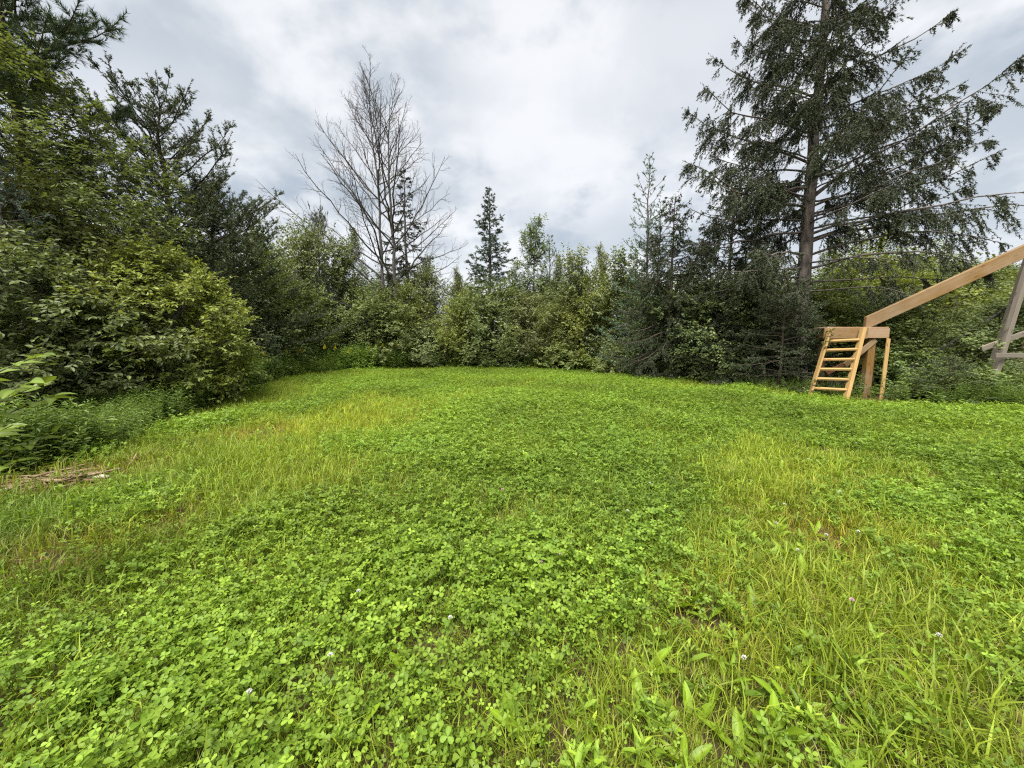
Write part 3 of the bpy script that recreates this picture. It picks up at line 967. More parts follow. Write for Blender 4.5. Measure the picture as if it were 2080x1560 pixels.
mk('dark_shrub', shrub_geo(2, 3.3, 2.1, stems=9, clumps=240, tw=15, lv=11, leaf=0.095, tl=0.45, lump=0.15, viewer=(9.0, -6.9, 1.5), singles=LEAFS2), M['bark_grey'], M['shrub'])
dsh = plant('dark_shrub', 'broadleaf_shrub', 'dark shaded shrub at the left edge behind the weeds and stick pile', 'shrub', -9.0, 6.9, 3.1, 2.0, base=(3.3, 2.1), parts=STEM)
plant('dark_shrub', 'broadleaf_shrub', 'tall shadowy shrub rising between the left edge and the rounded yellow-green shrub', 'shrub', -10.4, 8.6, 4.7, 2.2, rz=2.2, base=(3.3, 2.1), color=(1.05, 1.0, 0.9), parts=STEM)
single_leaves(lsh, LEAFS1, M['shrub_bright'], (1.3, 1.36, 1.1))
single_leaves(dsh, LEAFS2, M['shrub'], (1, 1, 1))
crown_prof = lambda t: np.clip(np.sin(np.pi * np.clip((t - 0.12) / 0.9, 0.01, 0.99)), 0.02, 1) ** 0.6
mk('left_tree', shrub_geo(3, 9.4, 2.6, clumps=260, tw=15, lv=11, leaf=0.085, tl=0.55, trunk=True, z0=0.2, prof=crown_prof, lump=0.2, lean=(-0.4, 0), wood_r=0.022), M['bark_grey'], M['shrub'])
plant('left_tree', 'cherry_tree', 'leafy yellow-green tree filling the upper left corner in front of the pine', 'tree', -11.3, 8.9, 8.2, 2.9, base=(9.4, 2.6), color=(1.0, 1.03, 0.92))
mk('upper_pine', conifer_geo(4, 14.0, 3.3, n_br=70, z0=5.0, e=0.7, ang_bot=8, ang_top=45, droop=0.02, upturn=0.16, tpm=8.0, tl=0.45, pend=-0.1, n3=3, pend3=-0.15, nl=0.14, nw=0.014, nb=32, bare=0.3, trunk_r=0.17, nfwd=1.0, limbs=[(7.2, -25, 2.6, 22, 0.03, 0.12, 0.35), (7.9, -12, 2.7, 20, 0.03, 0.12, 0.35), (8.6, -30, 2.6, 18, 0.02, 0.14, 0.3), (9.3, -18, 2.5, 20, 0.02, 0.14, 0.3), (9.9, -35, 2.5, 16, 0.02, 0.14, 0.3), (10.4, -10, 2.3, 22, 0.02, 0.14, 0.3), (8.2, -45, 2.4, 15, 0.02, 0.14, 0.3), (9.0, -60, 2.4, 15, 0.02, 0.14, 0.3)]), M['bark_brown'], M['pine'])
plant('upper_pine', 'pine_tree', 'tall long-needled pine cut off by the top left corner', 'tree', -12.2, 10.1, 14.0, 3.5, rz=0.0, base=(14.0, 3.3), color=(0.8, 0.95, 0.95))
mk('near_spruce', conifer_geo(5, 4.8, 1.5, n_br=64, z0=0.5, tpm=14, tl=0.4, nl=0.05, nw=0.016, nb=18, bare=0.3, trunk_r=0.06, pend=0.1, pend3=0.1), M['bark_grey'], M['bluespruce'])
plant('near_spruce', 'spruce_tree', 'small blue-green spruce poking through the shrubs at the left edge', 'tree', -9.3, 7.3, 4.9, 1.45, base=(4.8, 1.5))
mk('jack_pine', conifer_geo(6, 10.8, 3.5, n_br=95, z0=1.4, e=0.5, ang_bot=2, ang_top=58, droop=0.03, upturn=0.15, tpm=9.5, tl=0.5, pend=-0.25, n3=5, pend3=-0.35, nl=0.065, nw=0.022, nb=16, bare=0.2, trunk_r=0.15, jit=0.5, wobble=0.07, lean=(0.3, 0), limbs=[(4.2, -10, 4.2, 14, 0.02, 0.12, 0.25), (5.0, -35, 4.0, 16, 0.02, 0.12, 0.25), (5.9, 5, 3.6, 18, 0.02, 0.12, 0.25), (6.6, -25, 3.4, 22, 0.02, 0.12, 0.25), (3.4, -25, 4.4, 10, 0.02, 0.12, 0.25), (7.6, -10, 2.8, 26, 0.02, 0.12, 0.2), (8.4, 175, 2.4, 34, 0.02, 0.12, 0.2)]), M['bark_brown'], M['pine'])
plant('jack_pine', 'jack_pine', 'ragged jack pine with upswept tufted branches right of the leafy left tree', 'tree', -11.7, 13.2, 9.5, 3.7, rz=0.0, base=(10.8, 3.5))
plant('jack_pine', 'jack_pine', 'shorter dense jack pine low between the ragged pine and the yellow-green shrub', 'tree', -10.7, 14.6, 7.0, 3.2, rz=3.3, base=(10.8, 3.5), color=(0.85, 0.9, 0.9))
plant('jack_pine', 'jack_pine', 'pointed jack pine top left of the bare dead tree', 'tree', -11.6, 24.0, 9.0, 1.9, rz=1.3, base=(10.8, 3.5))

# shrub stock for the far edge
mk('s1', shrub_geo(11, 4.0, 1.6, stems=8, clumps=150, tw=12, lv=11, leaf=0.105, tl=0.55, kind='cheap', twig_wood=False, lump=0.32, out=0.6), M['bark_grey'], M['shrub'])
mk('s2', shrub_geo(12, 4.0, 1.6, stems=6, clumps=140, tw=12, lv=11, leaf=0.10, tl=0.6, kind='cheap', twig_wood=False, lump=0.34, out=0.6), M['bark_grey'], M['shrub_grey'])
mk('s3', shrub_geo(13, 4.0, 1.6, stems=7, clumps=140, tw=12, lv=11, leaf=0.10, tl=0.58, kind='cheap', twig_wood=False, lump=0.34, out=0.6), M['bark_grey'], M['shrub_bright'])
mk('s4', shrub_geo(14, 4.0, 1.3, stems=8, clumps=130, tw=11, lv=10, leaf=0.10, tl=0.5, kind='cheap', twig_wood=False, lump=0.34, out=0.6,
                   prof=lambda t: np.clip(1.05 - 0.75 * t, 0.1, 1) * np.clip(t * 8, 0.3, 1)), M['bark_grey'], M['shrub_grey'])
mk('low', shrub_geo(15, 1.2, 0.8, stems=7, clumps=60, tw=10, lv=9, leaf=0.085, tl=0.25, kind='cheap', twig_wood=False, lump=0.25), M['bark_grey'], M['shrub'])
SB = {'s1': (4.0, 1.6), 's2': (4.0, 1.6), 's3': (4.0, 1.6), 's4': (4.0, 1.3), 'low': (1.2, 0.8)}
G1 = 'shrubs along the far edge'
BUSH = [
    # key, label, x, y, h, r, rz, colour, group
    ('s2', 'grey-green shrub under the ragged jack pine on the left', -9.9, 13.9, 3.4, 1.5, 0.5, (0.9, 0.95, 1.0)),
    ('s3', 'bright leafy bush top at the right shoulder of the jack pines', -10.9, 16.6, 5.6, 1.7, 1.2, (0.8, 0.88, 0.9)),
    ('s1', 'dark shrub behind the goldenrods left of the bare dead tree', -9.9, 17.6, 4.0, 1.7, 2.1, (0.9, 0.95, 0.9)),
    ('s2', 'tall olive shrub directly left of the bare dead tree', -10.7, 20.4, 6.9, 2.0, 0.1, (1.05, 1.05, 0.85)),
    ('s4', 'slender leafy shrub against the left side of the dead tree', -9.2, 21.2, 6.3, 1.6, 4.1, (0.95, 1.0, 0.9)),
    ('s1', 'rounded shrub in front of the dead tree trunk', -7.4, 20.6, 4.1, 1.8, 3.0, (1, 1, 1)),
    ('s3', 'green shrub at the right foot of the dead tree', -5.8, 21.4, 4.3, 1.7, 5.0, (0.8, 0.85, 0.9)),
    ('s2', 'taller grey shrub behind the foot of the dead tree', -5.3, 23.4, 5.6, 1.9, 2.6, (1, 1, 0.95)),
    ('s2', 'pale small shrub right of the yellow goldenrods', -4.6, 20.3, 2.3, 1.1, 1.0, (1.25, 1.3, 1.2)),
    ('s3', 'yellow-green bush left of the dark alder in the middle', -2.6, 20.9, 4.0, 1.4, 0.7, (0.95, 1, 0.9)),
    ('s1', 'dense dark alder in the middle under the slim spruce', -1.0, 20.8, 4.5, 1.9, 1.9, (0.92, 0.95, 0.95)),
    ('s2', 'twiggy brown-green shrub right of the dark alder', 1.0, 21.2, 3.9, 1.6, 3.6, (1.0, 0.95, 0.85)),
    ('s4', 'tall feathery shrub with see-through top right of the birch', 3.2, 20.2, 5.6, 1.7, 0.0, (1.05, 1.05, 0.9)),
    ('s3', 'yellowish upright bush between the feathery shrub and the larch', 4.3, 19.0, 4.6, 1.4, 2.5, (0.9, 0.9, 0.8)),
    ('s4', 'leafy shrub crowding the left side of the larch', 5.2, 18.4, 5.4, 1.5, 1.1, (0.95, 1, 0.95)),
    ('s1', 'shrub with dull brownish leaves before the feathery shrub', 2.6, 19.3, 3.4, 1.5, 4.4, (1.0, 0.92, 0.85)),
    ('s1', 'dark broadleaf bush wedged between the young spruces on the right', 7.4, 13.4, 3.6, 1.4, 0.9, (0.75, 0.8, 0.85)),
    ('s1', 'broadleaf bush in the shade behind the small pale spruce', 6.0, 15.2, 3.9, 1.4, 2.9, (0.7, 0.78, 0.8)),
    ('s3', 'sunlit yellow-green bush behind the wooden landing', 13.2, 15.8, 4.3, 2.0, 0.3, (0.95, 1.0, 0.9)),
    ('s3', 'broad yellow-green bush below the sloping beam', 15.6, 15.2, 4.0, 2.2, 1.7, (0.95, 1.0, 0.9)),
    ('s2', 'pale green bush at the right edge behind the grey tower legs', 18.4, 15.6, 4.6, 2.2, 2.8, (1.1, 1.15, 0.9)),
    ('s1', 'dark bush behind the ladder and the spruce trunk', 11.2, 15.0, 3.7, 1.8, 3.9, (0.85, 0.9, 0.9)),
    ('s3', 'tall bush whose top shows above the sloping beam', 17.0, 19.0, 6.4, 2.4, 4.9, (0.9, 0.95, 0.85)),
    ('s1', 'medium green bush right of the landing posts', 12.4, 12.4, 2.9, 1.5, 5.6, (0.95, 1, 0.95)),
    ('s2', 'leafy bush beside the foot of the grey tower', 14.9, 11.8, 2.7, 1.5, 0.8, (1.0, 1.1, 0.95)),
]
for b in BUSH:
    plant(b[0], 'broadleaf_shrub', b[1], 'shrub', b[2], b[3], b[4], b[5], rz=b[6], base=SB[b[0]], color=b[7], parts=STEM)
LOW = [
    ('low leafy bush at the lawn edge under the yellowish bushes', 2.6, 18.7, 1.3, 1.1, (1.1, 1.15, 1)),
    ('low bush beside the lawn just left of the larch foot', 4.6, 16.9, 1.2, 1.0, (1.1, 1.1, 1)),
    ('knee-high bush below the dark alder', -0.6, 19.6, 0.9, 0.9, (0.9, 1, 0.9)),
    ('low bush with broad leaves right of the leaning pale board', 10.75, 9.5, 0.8, 0.7, (1.1, 1.2, 1.1)),
    ('waist-high bush behind the right corner of the landing', 11.2, 10.9, 1.2, 0.95, (0.95, 1.05, 1.0)),
    ('low bush at the lawn edge below the sloping beam', 11.3, 9.4, 0.8, 0.85, (1.0, 1.1, 1.05)),
    ('low bush at the right edge of the picture below the tower crossbar', 12.4, 8.8, 0.75, 0.9, (0.85, 0.95, 0.9)),
    ('waist-high bush around the foot of the tower leg', 12.9, 10.1, 0.9, 0.9, (0.9, 1.0, 0.95)),
    ('low bush just beyond the right foot of the rounded left shrub', -8.4, 11.5, 1.0, 0.75, (1.3, 1.35, 1.1)),
]
for i, b in enumerate(LOW):
    plant('low', 'low_bush', b[0], 'bush', b[1], b[2], b[3], b[4], rz=i * 1.37, base=SB['low'], color=b[5], parts=STEM)

# background fillers behind the far edge
FILL = [(-16.5, 20, 6.5, 2.6, 's1'), (-14.2, 25, 6.8, 2.6, 's2'), (-9.0, 27, 6.0, 2.4, 's1'), (-3.2, 26.5, 5.0, 2.2, 's2'), (0.8, 27.5, 5.2, 2.2, 's1'), (3.4, 25.5, 5.2, 2.2, 's2'), (6.8, 22.5, 5.2, 2.3, 's1'), (9.6, 20.0, 4.6, 2.4, 's3'), (9.2, 16.6, 4.0, 1.9, 's1'), (21.0, 21.0, 6.0, 2.8, 's2'), (-20, 17, 8, 3, 's1'), (13.0, 20.5, 5.2, 2.5, 's3')]
FL = ['leafy bush deep behind the tall left shrubs', 'bush behind the pointed jack pine top', 'bush far behind the dead tree', 'hazy bush in the gap left of the slim spruce', 'bush behind the birch trunk', 'bush filling the gap right of the birch', 'bush behind the larch', 'bush seen through the spruce branches left of the trunk', 'dark bush behind the spruce trunk', 'bush behind the pale green bush at the right edge', 'bush far behind the left tree', 'bush seen between the spruce trunk and the sloping beam']
for f, l in zip(FILL, FL):
    plant(f[4], 'broadleaf_shrub', l, 'shrub', f[0], f[1], f[2], f[3], rz=f[0], base=SB[f[4]], color=(0.9, 0.95, 0.95), parts=STEM)

# conifers of the far edge
mk('spruce_a', conifer_geo(21, 10.0, 1.75, n_br=105, z0=0.8, e=0.8, ang_bot=-12, ang_top=48, tpm=11, tl=0.4, nl=0.085, nw=0.034, nb=15, bare=0.03, trunk_r=0.10, n3=3, twig_wood=False, pend=0.12, pend3=0.15), M['bark_brown'], M['bluespruce'])
plant('spruce_a', 'spruce_tree', 'slim pointed spruce standing alone against the sky in the middle', 'tree', -1.3, 24.0, 10.7, 2.4, base=(10.0, 1.75), color=(0.95, 0.97, 0.95))
mk('spruce_thin', conifer_geo(22, 10.0, 1.7, n_br=80, z0=1.0, e=0.75, ang_bot=-15, ang_top=30, tpm=8, tl=0.4, nl=0.08, nw=0.030, nb=18, bare=0.12, trunk_r=0.10, n3=3, twig_wood=True, droop=0.2), M['bark_grey'], M['spruce'])
plant('spruce_thin', 'spruce_tree', 'thin dark spruce hidden behind the bare dead tree', 'tree', -6.5, 24.0, 11.6, 2.3, base=(10.0, 1.7), color=(1.0, 0.95, 0.85))
mk('larch', conifer_geo(23, 8.8, 2.1, n_br=64, z0=0.9, e=0.8, ang_bot=8, ang_top=45, droop=0.02, upturn=0.12, tpm=6, tl=0.3, pend=-0.05, n3=2, pend3=0.0, nl=0.07, nw=0.026, nb=11, bare=0.08, trunk_r=0.075, jit=0.4, wobble=0.05), M['bark_grey'], M['larch'])
plant('larch', 'larch_tree', 'tall sparse larch with a bare spiky top left of the big spruce', 'tree', 5.55, 16.4, 8.9, 1.9, base=(8.8, 1.9), color=(1.25, 1.35, 1.25))
plant('larch', 'larch_tree', 'second thinner larch stem close beside the sparse larch', 'tree', 6.2, 16.9, 7.4, 1.6, rz=2.0, base=(8.8, 1.9), color=(1.1, 1.2, 1.1))
plant('larch', 'larch_tree', 'young teal-green larch at the lawn edge below the tall larch', 'tree', 4.95, 16.2, 3.6, 1.3, rz=4.0, base=(8.8, 1.9), color=(1.1, 1.2, 1.1))
mk('birch', shrub_geo(24, 8.4, 1.6, clumps=120, tw=12, lv=11, leaf=0.105, tl=0.45, kind='cheap', trunk=True, z0=0.28, twig_wood=False, lump=0.25,
                      prof=lambda t: np.clip(1.15 - 1.05 * t, 0.06, 1) * np.clip((t - 0.2) * 5, 0, 1), wood_r=0.016), M['bark_grey'], M['shrub_grey'])
plant('birch', 'birch_tree', 'loose pointed birch just right of the slim spruce', 'tree', 1.35, 24.0, 8.9, 1.75, base=(8.4, 1.6), color=(1.05, 1.15, 1.1))
mk('far_pine', conifer_geo(25, 8.0, 1.5, n_br=48, z0=1.5, e=0.6, ang_bot=10, ang_top=55, droop=0, upturn=0.12, tpm=5, tl=0.4, pend=-0.15, n3=2, pend3=-0.25, nl=0.12, nw=0.022, nb=12, bare=0.25, trunk_r=0.09, nfwd=1.0, twig_wood=False), M['bark_brown'], M['pine'])
plant('far_pine', 'pine_tree', 'young pine tucked behind the right side of the birch', 'tree', 2.35, 25.2, 8.0, 1.5, base=(8.0, 1.5), color=(1, 1.1, 1.0))
plant('far_pine', 'pine_tree', 'low dark pine between the birch and the feathery shrub', 'tree', 3.5, 23.6, 5.6, 1.3, rz=2.0, base=(8.0, 1.5))
plant('spruce_a', 'spruce_tree', 'tiny far-off spruce tip in the gap right of the dead tree', 'tree', -4.6, 34.0, 7.4, 1.3, rz=1.0, base=(10.0, 1.75), color=(0.8, 0.8, 0.8))

# slender saplings poking out above the far shrubs
SAPL = [(-12.6, 19.6, 7.4, 1.1, 'slender sapling above the bushes right of the jack pines'), (-9.4, 23.6, 8.2, 1.2, 'slender sapling touching the left branches of the dead tree'), (-3.3, 23.8, 5.9, 0.9, 'slender sapling in the gap between dead tree and slim spruce'),
        (0.15, 23.0, 6.0, 0.9, 'slender sapling between the slim spruce and the birch'), (2.55, 21.8, 6.3, 0.9, 'slender sapling just right of the birch'), (4.75, 21.0, 6.5, 1.0, 'slender sapling left of the sparse larch'),
        (14.3, 17.6, 6.0, 1.1, 'slender sapling above the bushes behind the sloping beam'), (-5.4, 25.2, 6.9, 1.0, 'slender sapling behind the right branches of the dead tree'), (3.75, 20.6, 5.2, 0.8, 'short sapling over the yellowish upright bush')]
for i, q in enumerate(SAPL):
    plant('birch', 'leafy_sapling', q[4], 'sapling', q[0], q[1], q[2], q[3], rz=i * 1.9 + 0.5, base=(8.4, 1.6), color=((1.0, 1.05, 0.85), (0.9, 0.95, 0.95), (1.15, 1.1, 0.8))[i % 3])

# dark young spruces at the right edge
mk('spruce_d', conifer_geo(31, 6.2, 2.2, n_br=95, z0=0.35, e=0.7, ang_bot=-18, ang_top=30, droop=0.16, upturn=0.14, tpm=9, tl=0.5, pend=0.45, n3=5, pend3=0.7, nl=0.065, nw=0.022, nb=15, bare=0.15, trunk_r=0.085, clump=5), M['bark_brown'], M['spruce'])
plant('spruce_d', 'spruce_tree', 'dark drooping spruce with leaning tip right of the larch', 'tree', 5.75, 14.4, 6.7, 2.2, base=(6.2, 2.2), color=(0.8, 0.86, 0.74))
plant('spruce_d', 'spruce_tree', 'dark dense spruce filling the gap left of the big spruce trunk', 'tree', 7.9, 14.2, 7.2, 2.5, rz=2.4, base=(6.2, 2.2), color=(0.72, 0.8, 0.7))
plant('spruce_d', 'spruce_tree', 'lower dark spruce between the leaning-tip spruce and the dense spruce', 'tree', 6.8, 14.6, 4.6, 1.8, rz=4.4, base=(6.2, 2.2), color=(0.78, 0.85, 0.74))
mk('spruce_y', conifer_geo(32, 3.4, 1.5, n_br=62, z0=0.15, e=0.6, ang_bot=-4, ang_top=35, droop=0.08, upturn=0.05, tpm=13, tl=0.42, pend=0.1, n3=5, pend3=0.1, nl=0.055, nw=0.018, nb=13, bare=0.2, trunk_r=0.035), M['bark_brown'], M['spruce'])
plant('spruce_y', 'spruce_tree', 'layered young spruce standing just left of the ladder', 'tree', 8.05, 11.5, 3.5, 1.5, base=(3.4, 1.5), color=(0.9, 1.0, 0.85))
plant('spruce_y', 'spruce_tree', 'small pale spruce with star-shaped tip at the lawn edge', 'tree', 6.5, 13.7, 1.9, 0.95, rz=1.0, base=(3.4, 1.5), color=(1.35, 1.45, 1.35))
plant('spruce_y', 'spruce_tree', 'knee-high spruce at the lawn edge below the star-tipped spruce', 'tree', 7.2, 12.5, 0.95, 0.85, rz=2.0, base=(3.4, 1.5), color=(1.15, 1.2, 1.0))
plant('spruce_y', 'spruce_tree', 'low bushy young fir at the lawn edge below the sloping beam', 'tree', 10.35, 9.05, 1.15, 0.95, rz=3.0, base=(3.4, 1.5), color=(1.5, 1.7, 1.2))
plant('spruce_y', 'spruce_tree', 'young spruce in the shade left of the layered young spruce', 'tree', 7.0, 12.8, 2.4, 1.1, rz=5.0, base=(3.4, 1.5), color=(0.85, 0.9, 0.85))

plant('spruce_y', 'spruce_tree', 'dark young spruce hugging the left side of the landing', 'tree', 8.75, 11.75, 2.6, 1.15, rz=0.7, base=(3.4, 1.5), color=(0.85, 0.92, 0.8))
plant('spruce_d', 'spruce_tree', 'bushy dark spruce behind the layered young spruce', 'tree', 8.3, 12.9, 4.4, 1.7, rz=1.2, base=(6.2, 2.2), color=(0.88, 0.95, 0.82))
# the big spruce
LIMBS = [
    # z, azimuth, length, elevation, droop, upturn, bare
    (6.0, -37, 4.5, 32, 0.03, 0.05, 0.30), (5.7, -30, 4.1, 27, 0.05, 0.05, 0.30), (5.9, -50, 3.7, 42, 0.05, 0.05, 0.35), (5.4, -44, 3.7, 20, 0.06, 0.03, 0.30),
    (4.85, -42, 4.6, 14, 0.08, -0.02, 0.36), (4.6, -36, 4.9, 13, 0.07, -0.05, 0.42), (4.2, -40, 4.3, 12, 0.08, -0.10, 0.50), (3.8, -44, 3.9, 12, 0.05, -0.16, 0.45),
    (3.4, -30, 3.4, 4, 0.04, -0.05, 0.45), (3.1, -50, 2.6, 2, 0.06, -0.1, 0.35),
    (6.6, -20, 4.0, 20, 0.07, 0.06, 0.2), (7.4, -35, 3.2, 18, 0.07, 0.06, 0.2), (8.3, -15, 3.2, 20, 0.07, 0.06, 0.15), (9.2, -40, 2.8, 20, 0.07, 0.06, 0.15),
    (7.0, 175, 4.3, 14, 0.07, 0.12, 0.2), (6.3, 190, 4.4, 4, 0.07, 0.11, 0.2), (5.7, 200, 4.4, -2, 0.07, 0.09, 0.25), (5.0, 185, 4.0, -6, 0.05, 0.06, 0.3),
    (7.9, 195, 3.9, 10, 0.08, 0.12, 0.15), (8.9, 180, 3.6, 14, 0.08, 0.12, 0.15), (9.8, 200, 3.2, 16, 0.08, 0.10, 0.1), (10.8, 185, 2.6, 18, 0.08, 0.1, 0.1),
    (4.3, 215, 3.8, -6, 0.05, 0.03, 0.4), (3.6, 178, 3.3, -4, 0.05, 0.0, 0.45), (3.1, 230, 2.8, -4, 0.04, 0.0, 0.5), (3.9, 200, 3.6, -6, 0.04, 0.02, 0.4),
    (5.2, -95, 3.2, 2, 0.06, 0.05, 0.35), (6.5, -120, 3.6, 6, 0.07, 0.08, 0.25), (4.0, -75, 2.8, -2, 0.05, 0.0, 0.4),
]
mk('big_spruce', conifer_geo(41, 17.0, 3.9, n_br=96, z0=4.6, e=0.72, ang_bot=0, ang_top=40, droop=0.10, upturn=0.12, tpm=12.5, tl=0.58, pend=0.65, n3=6, pend3=1.1,
                             nl=0.060, nw=0.023, nb=15, bare=0.16, tip=0.12, trunk_r=0.23, limbs=LIMBS, jit=0.3, wobble=0.02, sub=0.6, clump=5), M['bark_spruce'], M['spruce'])
plant('big_spruce', 'spruce_tree', 'huge drooping spruce towering over the ladder, cut off by the top', 'tree', 9.45, 12.7, 17.0, 4.3, base=(17.0, 4.3), color=(0.92, 0.95, 0.88))

# the bare dead tree
rng = np.random.default_rng(51)
dw = Geo()
K = 14
tt = np.linspace(0, 1, K)
def leader(x0, y0, dx, dy, h, wb):
    w = np.cumsum(rng.normal(size=(K, 2)), 0) * wb
    return np.stack([x0 + dx * tt + w[:, 0] - w[0, 0], y0 + dy * tt + w[:, 1] - w[0, 1], tt * h], 1)
Ld = np.stack([leader(0, 0, -0.5, 0.2, 14.3, 0.06), leader(0.5, 0.2, 0.15, 0, 15.0, 0.06)])
Lr = np.stack([0.115 * (1 - tt) ** 0.8 + 0.010, 0.125 * (1 - tt) ** 0.8 + 0.010])
tubes(dw, Ld, Lr, 8)
nl_ = 58
z = 2.4 + 12.0 * (np.arange(nl_) / nl_) ** 0.95
az = np.arange(nl_) * 2.39996 + rng.normal(size=nl_) * 0.4
Ln = np.interp(z, [2.4, 4, 6, 9, 12, 16], [5.4, 6.9, 6.2, 4.7, 2.9, 1.2]) * (0.75 + 0.4 * rng.random(nl_))
el = np.radians(np.interp(z, [2.6, 5, 9, 17], [14, 30, 45, 60]) + rng.normal(size=nl_) * 6)
who = rng.integers(0, 2, nl_)
b0 = np.stack([np.interp(z[i], Ld[who[i], :, 2], Ld[who[i], :, j]) for i in range(nl_) for j in (0, 1)]).reshape(nl_, 2)
s = np.linspace(0, 1, 10)[None, :, None]
dirh = np.stack([np.cos(az) * np.cos(el), np.sin(az) * np.cos(el), np.sin(el)], 1)
B = np.concatenate([b0, z[:, None]], 1)[:, None] + dirh[:, None] * Ln[:, None, None] * s + UP * (0.16 * Ln)[:, None, None] * s ** 2
B[:, 1:] += np.cumsum(rng.normal(size=(nl_, 9, 3)), 1) * (0.012 * Ln)[:, None, None]
Br = (0.0075 * Ln[:, None] * (1 - np.linspace(0, 1, 10)[None]) ** 0.8 + 0.008)
tubes(dw, B, Br, 6)
C1, r0, L1 = sprout(rng, B, Br, 13, 0.2, 0.97, 38, lambda t, pl: 0.34 * pl * (1.1 - t) + 0.25, K=6, up=0.12, wob=0.12)
R1 = np.minimum(r0[:, None] * 0.55, 0.012) * (1 - 0.75 * np.linspace(0, 1, 6)[None]) + 0.002
tubes(dw, C1, R1, 4)
C2, r0, L2 = sprout(rng, C1, R1, 5, 0.25, 1.0, 42, lambda t, pl: 0.28 * pl * (1.1 - t) + 0.16, K=4, up=0.1, wob=0.15)
R2 = np.full((len(C2), 4), 0.0046) * np.array([[1, .9, .8, .5]])
tubes(dw, C2, R2, 3)
T1, r0, _ = sprout(rng, Ld, Lr, 40, 0.35, 0.99, 40, lambda t, pl: 0.9 * (1.1 - t) + 0.3, K=5, up=0.2, wob=0.1)
tubes(dw, T1, np.linspace(0.011, 0.004, 5)[None] * np.ones((len(T1), 1)), 3)
# split trunk from branches: leaders are the trunk, the rest the branches
trk = Geo(); tubes(trk, Ld, Lr, 8)
brn = Geo()
for P_, R_2, S_ in ((B, Br, 6), (C1, R1, 4), (C2, R2, 3), (T1, np.linspace(0.011, 0.004, 5)[None] * np.ones((len(T1), 1)), 3)):
    tubes(brn, P_, R_2, S_)
dt = thing('dead_tree', 'bare grey dead tree fanning out against the cloudy sky', 'tree', (-7.2, 22.6, 0))
obj('trunk', trk.mesh('dead_trunk', M['bark_dead']), dt)
tag(obj('branches', brn.mesh('dead_branches', M['bark_dead']), dt), kind='stuff')


def bare_shrub(name, label, cat, x, y, h, r, n, seed, mat, lean=(0, 0), lv=4):
    rng = np.random.default_rng(seed)
    b = rng.normal(size=(n, 3)) * 0.08; b[:, 2] = -0.03
    a = rng.random(n) * 6.28
    e = np.stack([np.cos(a) * r * rng.random(n) ** 0.5 + lean[0], np.sin(a) * r * rng.random(n) ** 0.5 + lean[1], h * (0.6 + 0.4 * rng.random(n))], 1)
    P = bez(b, (b + e) / 2 + UP * 0.15 * h, e, 9)
    P[:, 1:] += np.cumsum(rng.normal(size=(n, 8, 3)), 1) * 0.015 * h
    Rr = np.linspace(0.02, 0.006, 9)[None] * np.ones((n, 1))
    st = Geo(); tubes(st, P, Rr, 5)
    tg = Geo()
    c1, r0, _ = sprout(rng, P, Rr, 9, 0.2, 1, 45, lambda t, pl: 0.3 * pl * (1.1 - t) + 0.1, K=5, up=0.05, wob=0.2)
    q1 = np.linspace(0.008, 0.004, 5)[None] * np.ones((len(c1), 1))
    tubes(tg, c1, q1, 3)
    c2, r0, _ = sprout(rng, c1, q1, lv, 0.2, 1, 45, lambda t, pl: 0.4 * pl * (1.1 - t) + 0.06, K=3, up=0.0, wob=0.2)
    tubes(tg, c2, np.full((len(c2), 3), 0.004), 3)
    o = thing(name, label, cat, (x, y, 0))
    obj('stems', st.mesh('bare_stems', mat), o)
    tag(obj('twigs', tg.mesh('bare_twigs', mat), o), kind='stuff')
    return o, c1


bare_shrub('dead_shrub', 'tangle of grey bare twigs between the dead tree and the alder', 'shrub', -3.7, 20.9, 3.9, 1.3, 10, 61, M['bark_dead'])
bare_shrub('dead_shrub', 'grey bare twigs under the ragged jack pine', 'shrub', -9.6, 12.6, 3.3, 1.2, 9, 62, M['bark_dead'])
bare_shrub('dead_shrub', 'dry grey branches on top of the rounded left shrub', 'shrub', -8.9, 8.1, 3.7, 0.9, 7, 63, M['bark_dead'])
bare_shrub('dead_sapling', 'bare thin sapling rising behind the sloping beam', 'tree', 13.5, 13.3, 5.4, 0.25, 2, 64, M['bark_grey'], lv=2)
bare_shrub('dead_sapling', 'second bare sapling to the right behind the beam', 'tree', 15.9, 14.2, 5.0, 0.5, 3, 65, M['bark_dead'], lv=2)

# the leaning, half-bare sapling right of the dead tree
o, c1 = bare_shrub('leaning_sapling', 'thin sapling leaning right with few leaves beside the dead tree', 'tree', -5.6, 22.0, 5.4, 0.5, 5, 66, M['bark_dead'], lean=(3.0, 0))
rng = np.random.default_rng(67)
f = Geo()
i = rng.integers(0, len(c1), 900)
p, tn = at_t(c1, i, rng.random(900))
leaves(f, p, tn + rnd(rng, 900, 0.7), UP + rnd(rng, 900, 0.4), 0.09, 0.05, rng.random(900), 'cheap')
tag(obj('leaves', f.mesh('leaning_leaves', M['shrub_grey'], False), o), kind='stuff')

# the wooded hill far behind on the right
rng = np.random.default_rng(71)
n = 2600
x = 60 + 260 * rng.random(n); y = 40 + 260 * rng.random(n)
k = (gz(x, y) > 1.5) & (np.abs(x / y) < 2.2)
x, y = x[k], y[k]
pts = np.stack([x, y, gz(x, y) - 0.5], 1)
rot = np.stack([np.zeros(len(x)), np.zeros(len(x)), rng.random(len(x)) * 6.28], 1)
scatter('distant_woods', 'far-off wooded hillside behind the tower on the right', 'woods', pts, rot, 2.2 + 1.6 * rng.random(len(x)), rng.integers(0, 3, len(x)), np.ones((len(x), 3)),
        [MESH['s1'][1], MESH['s2'][1], MESH['s3'][1]])
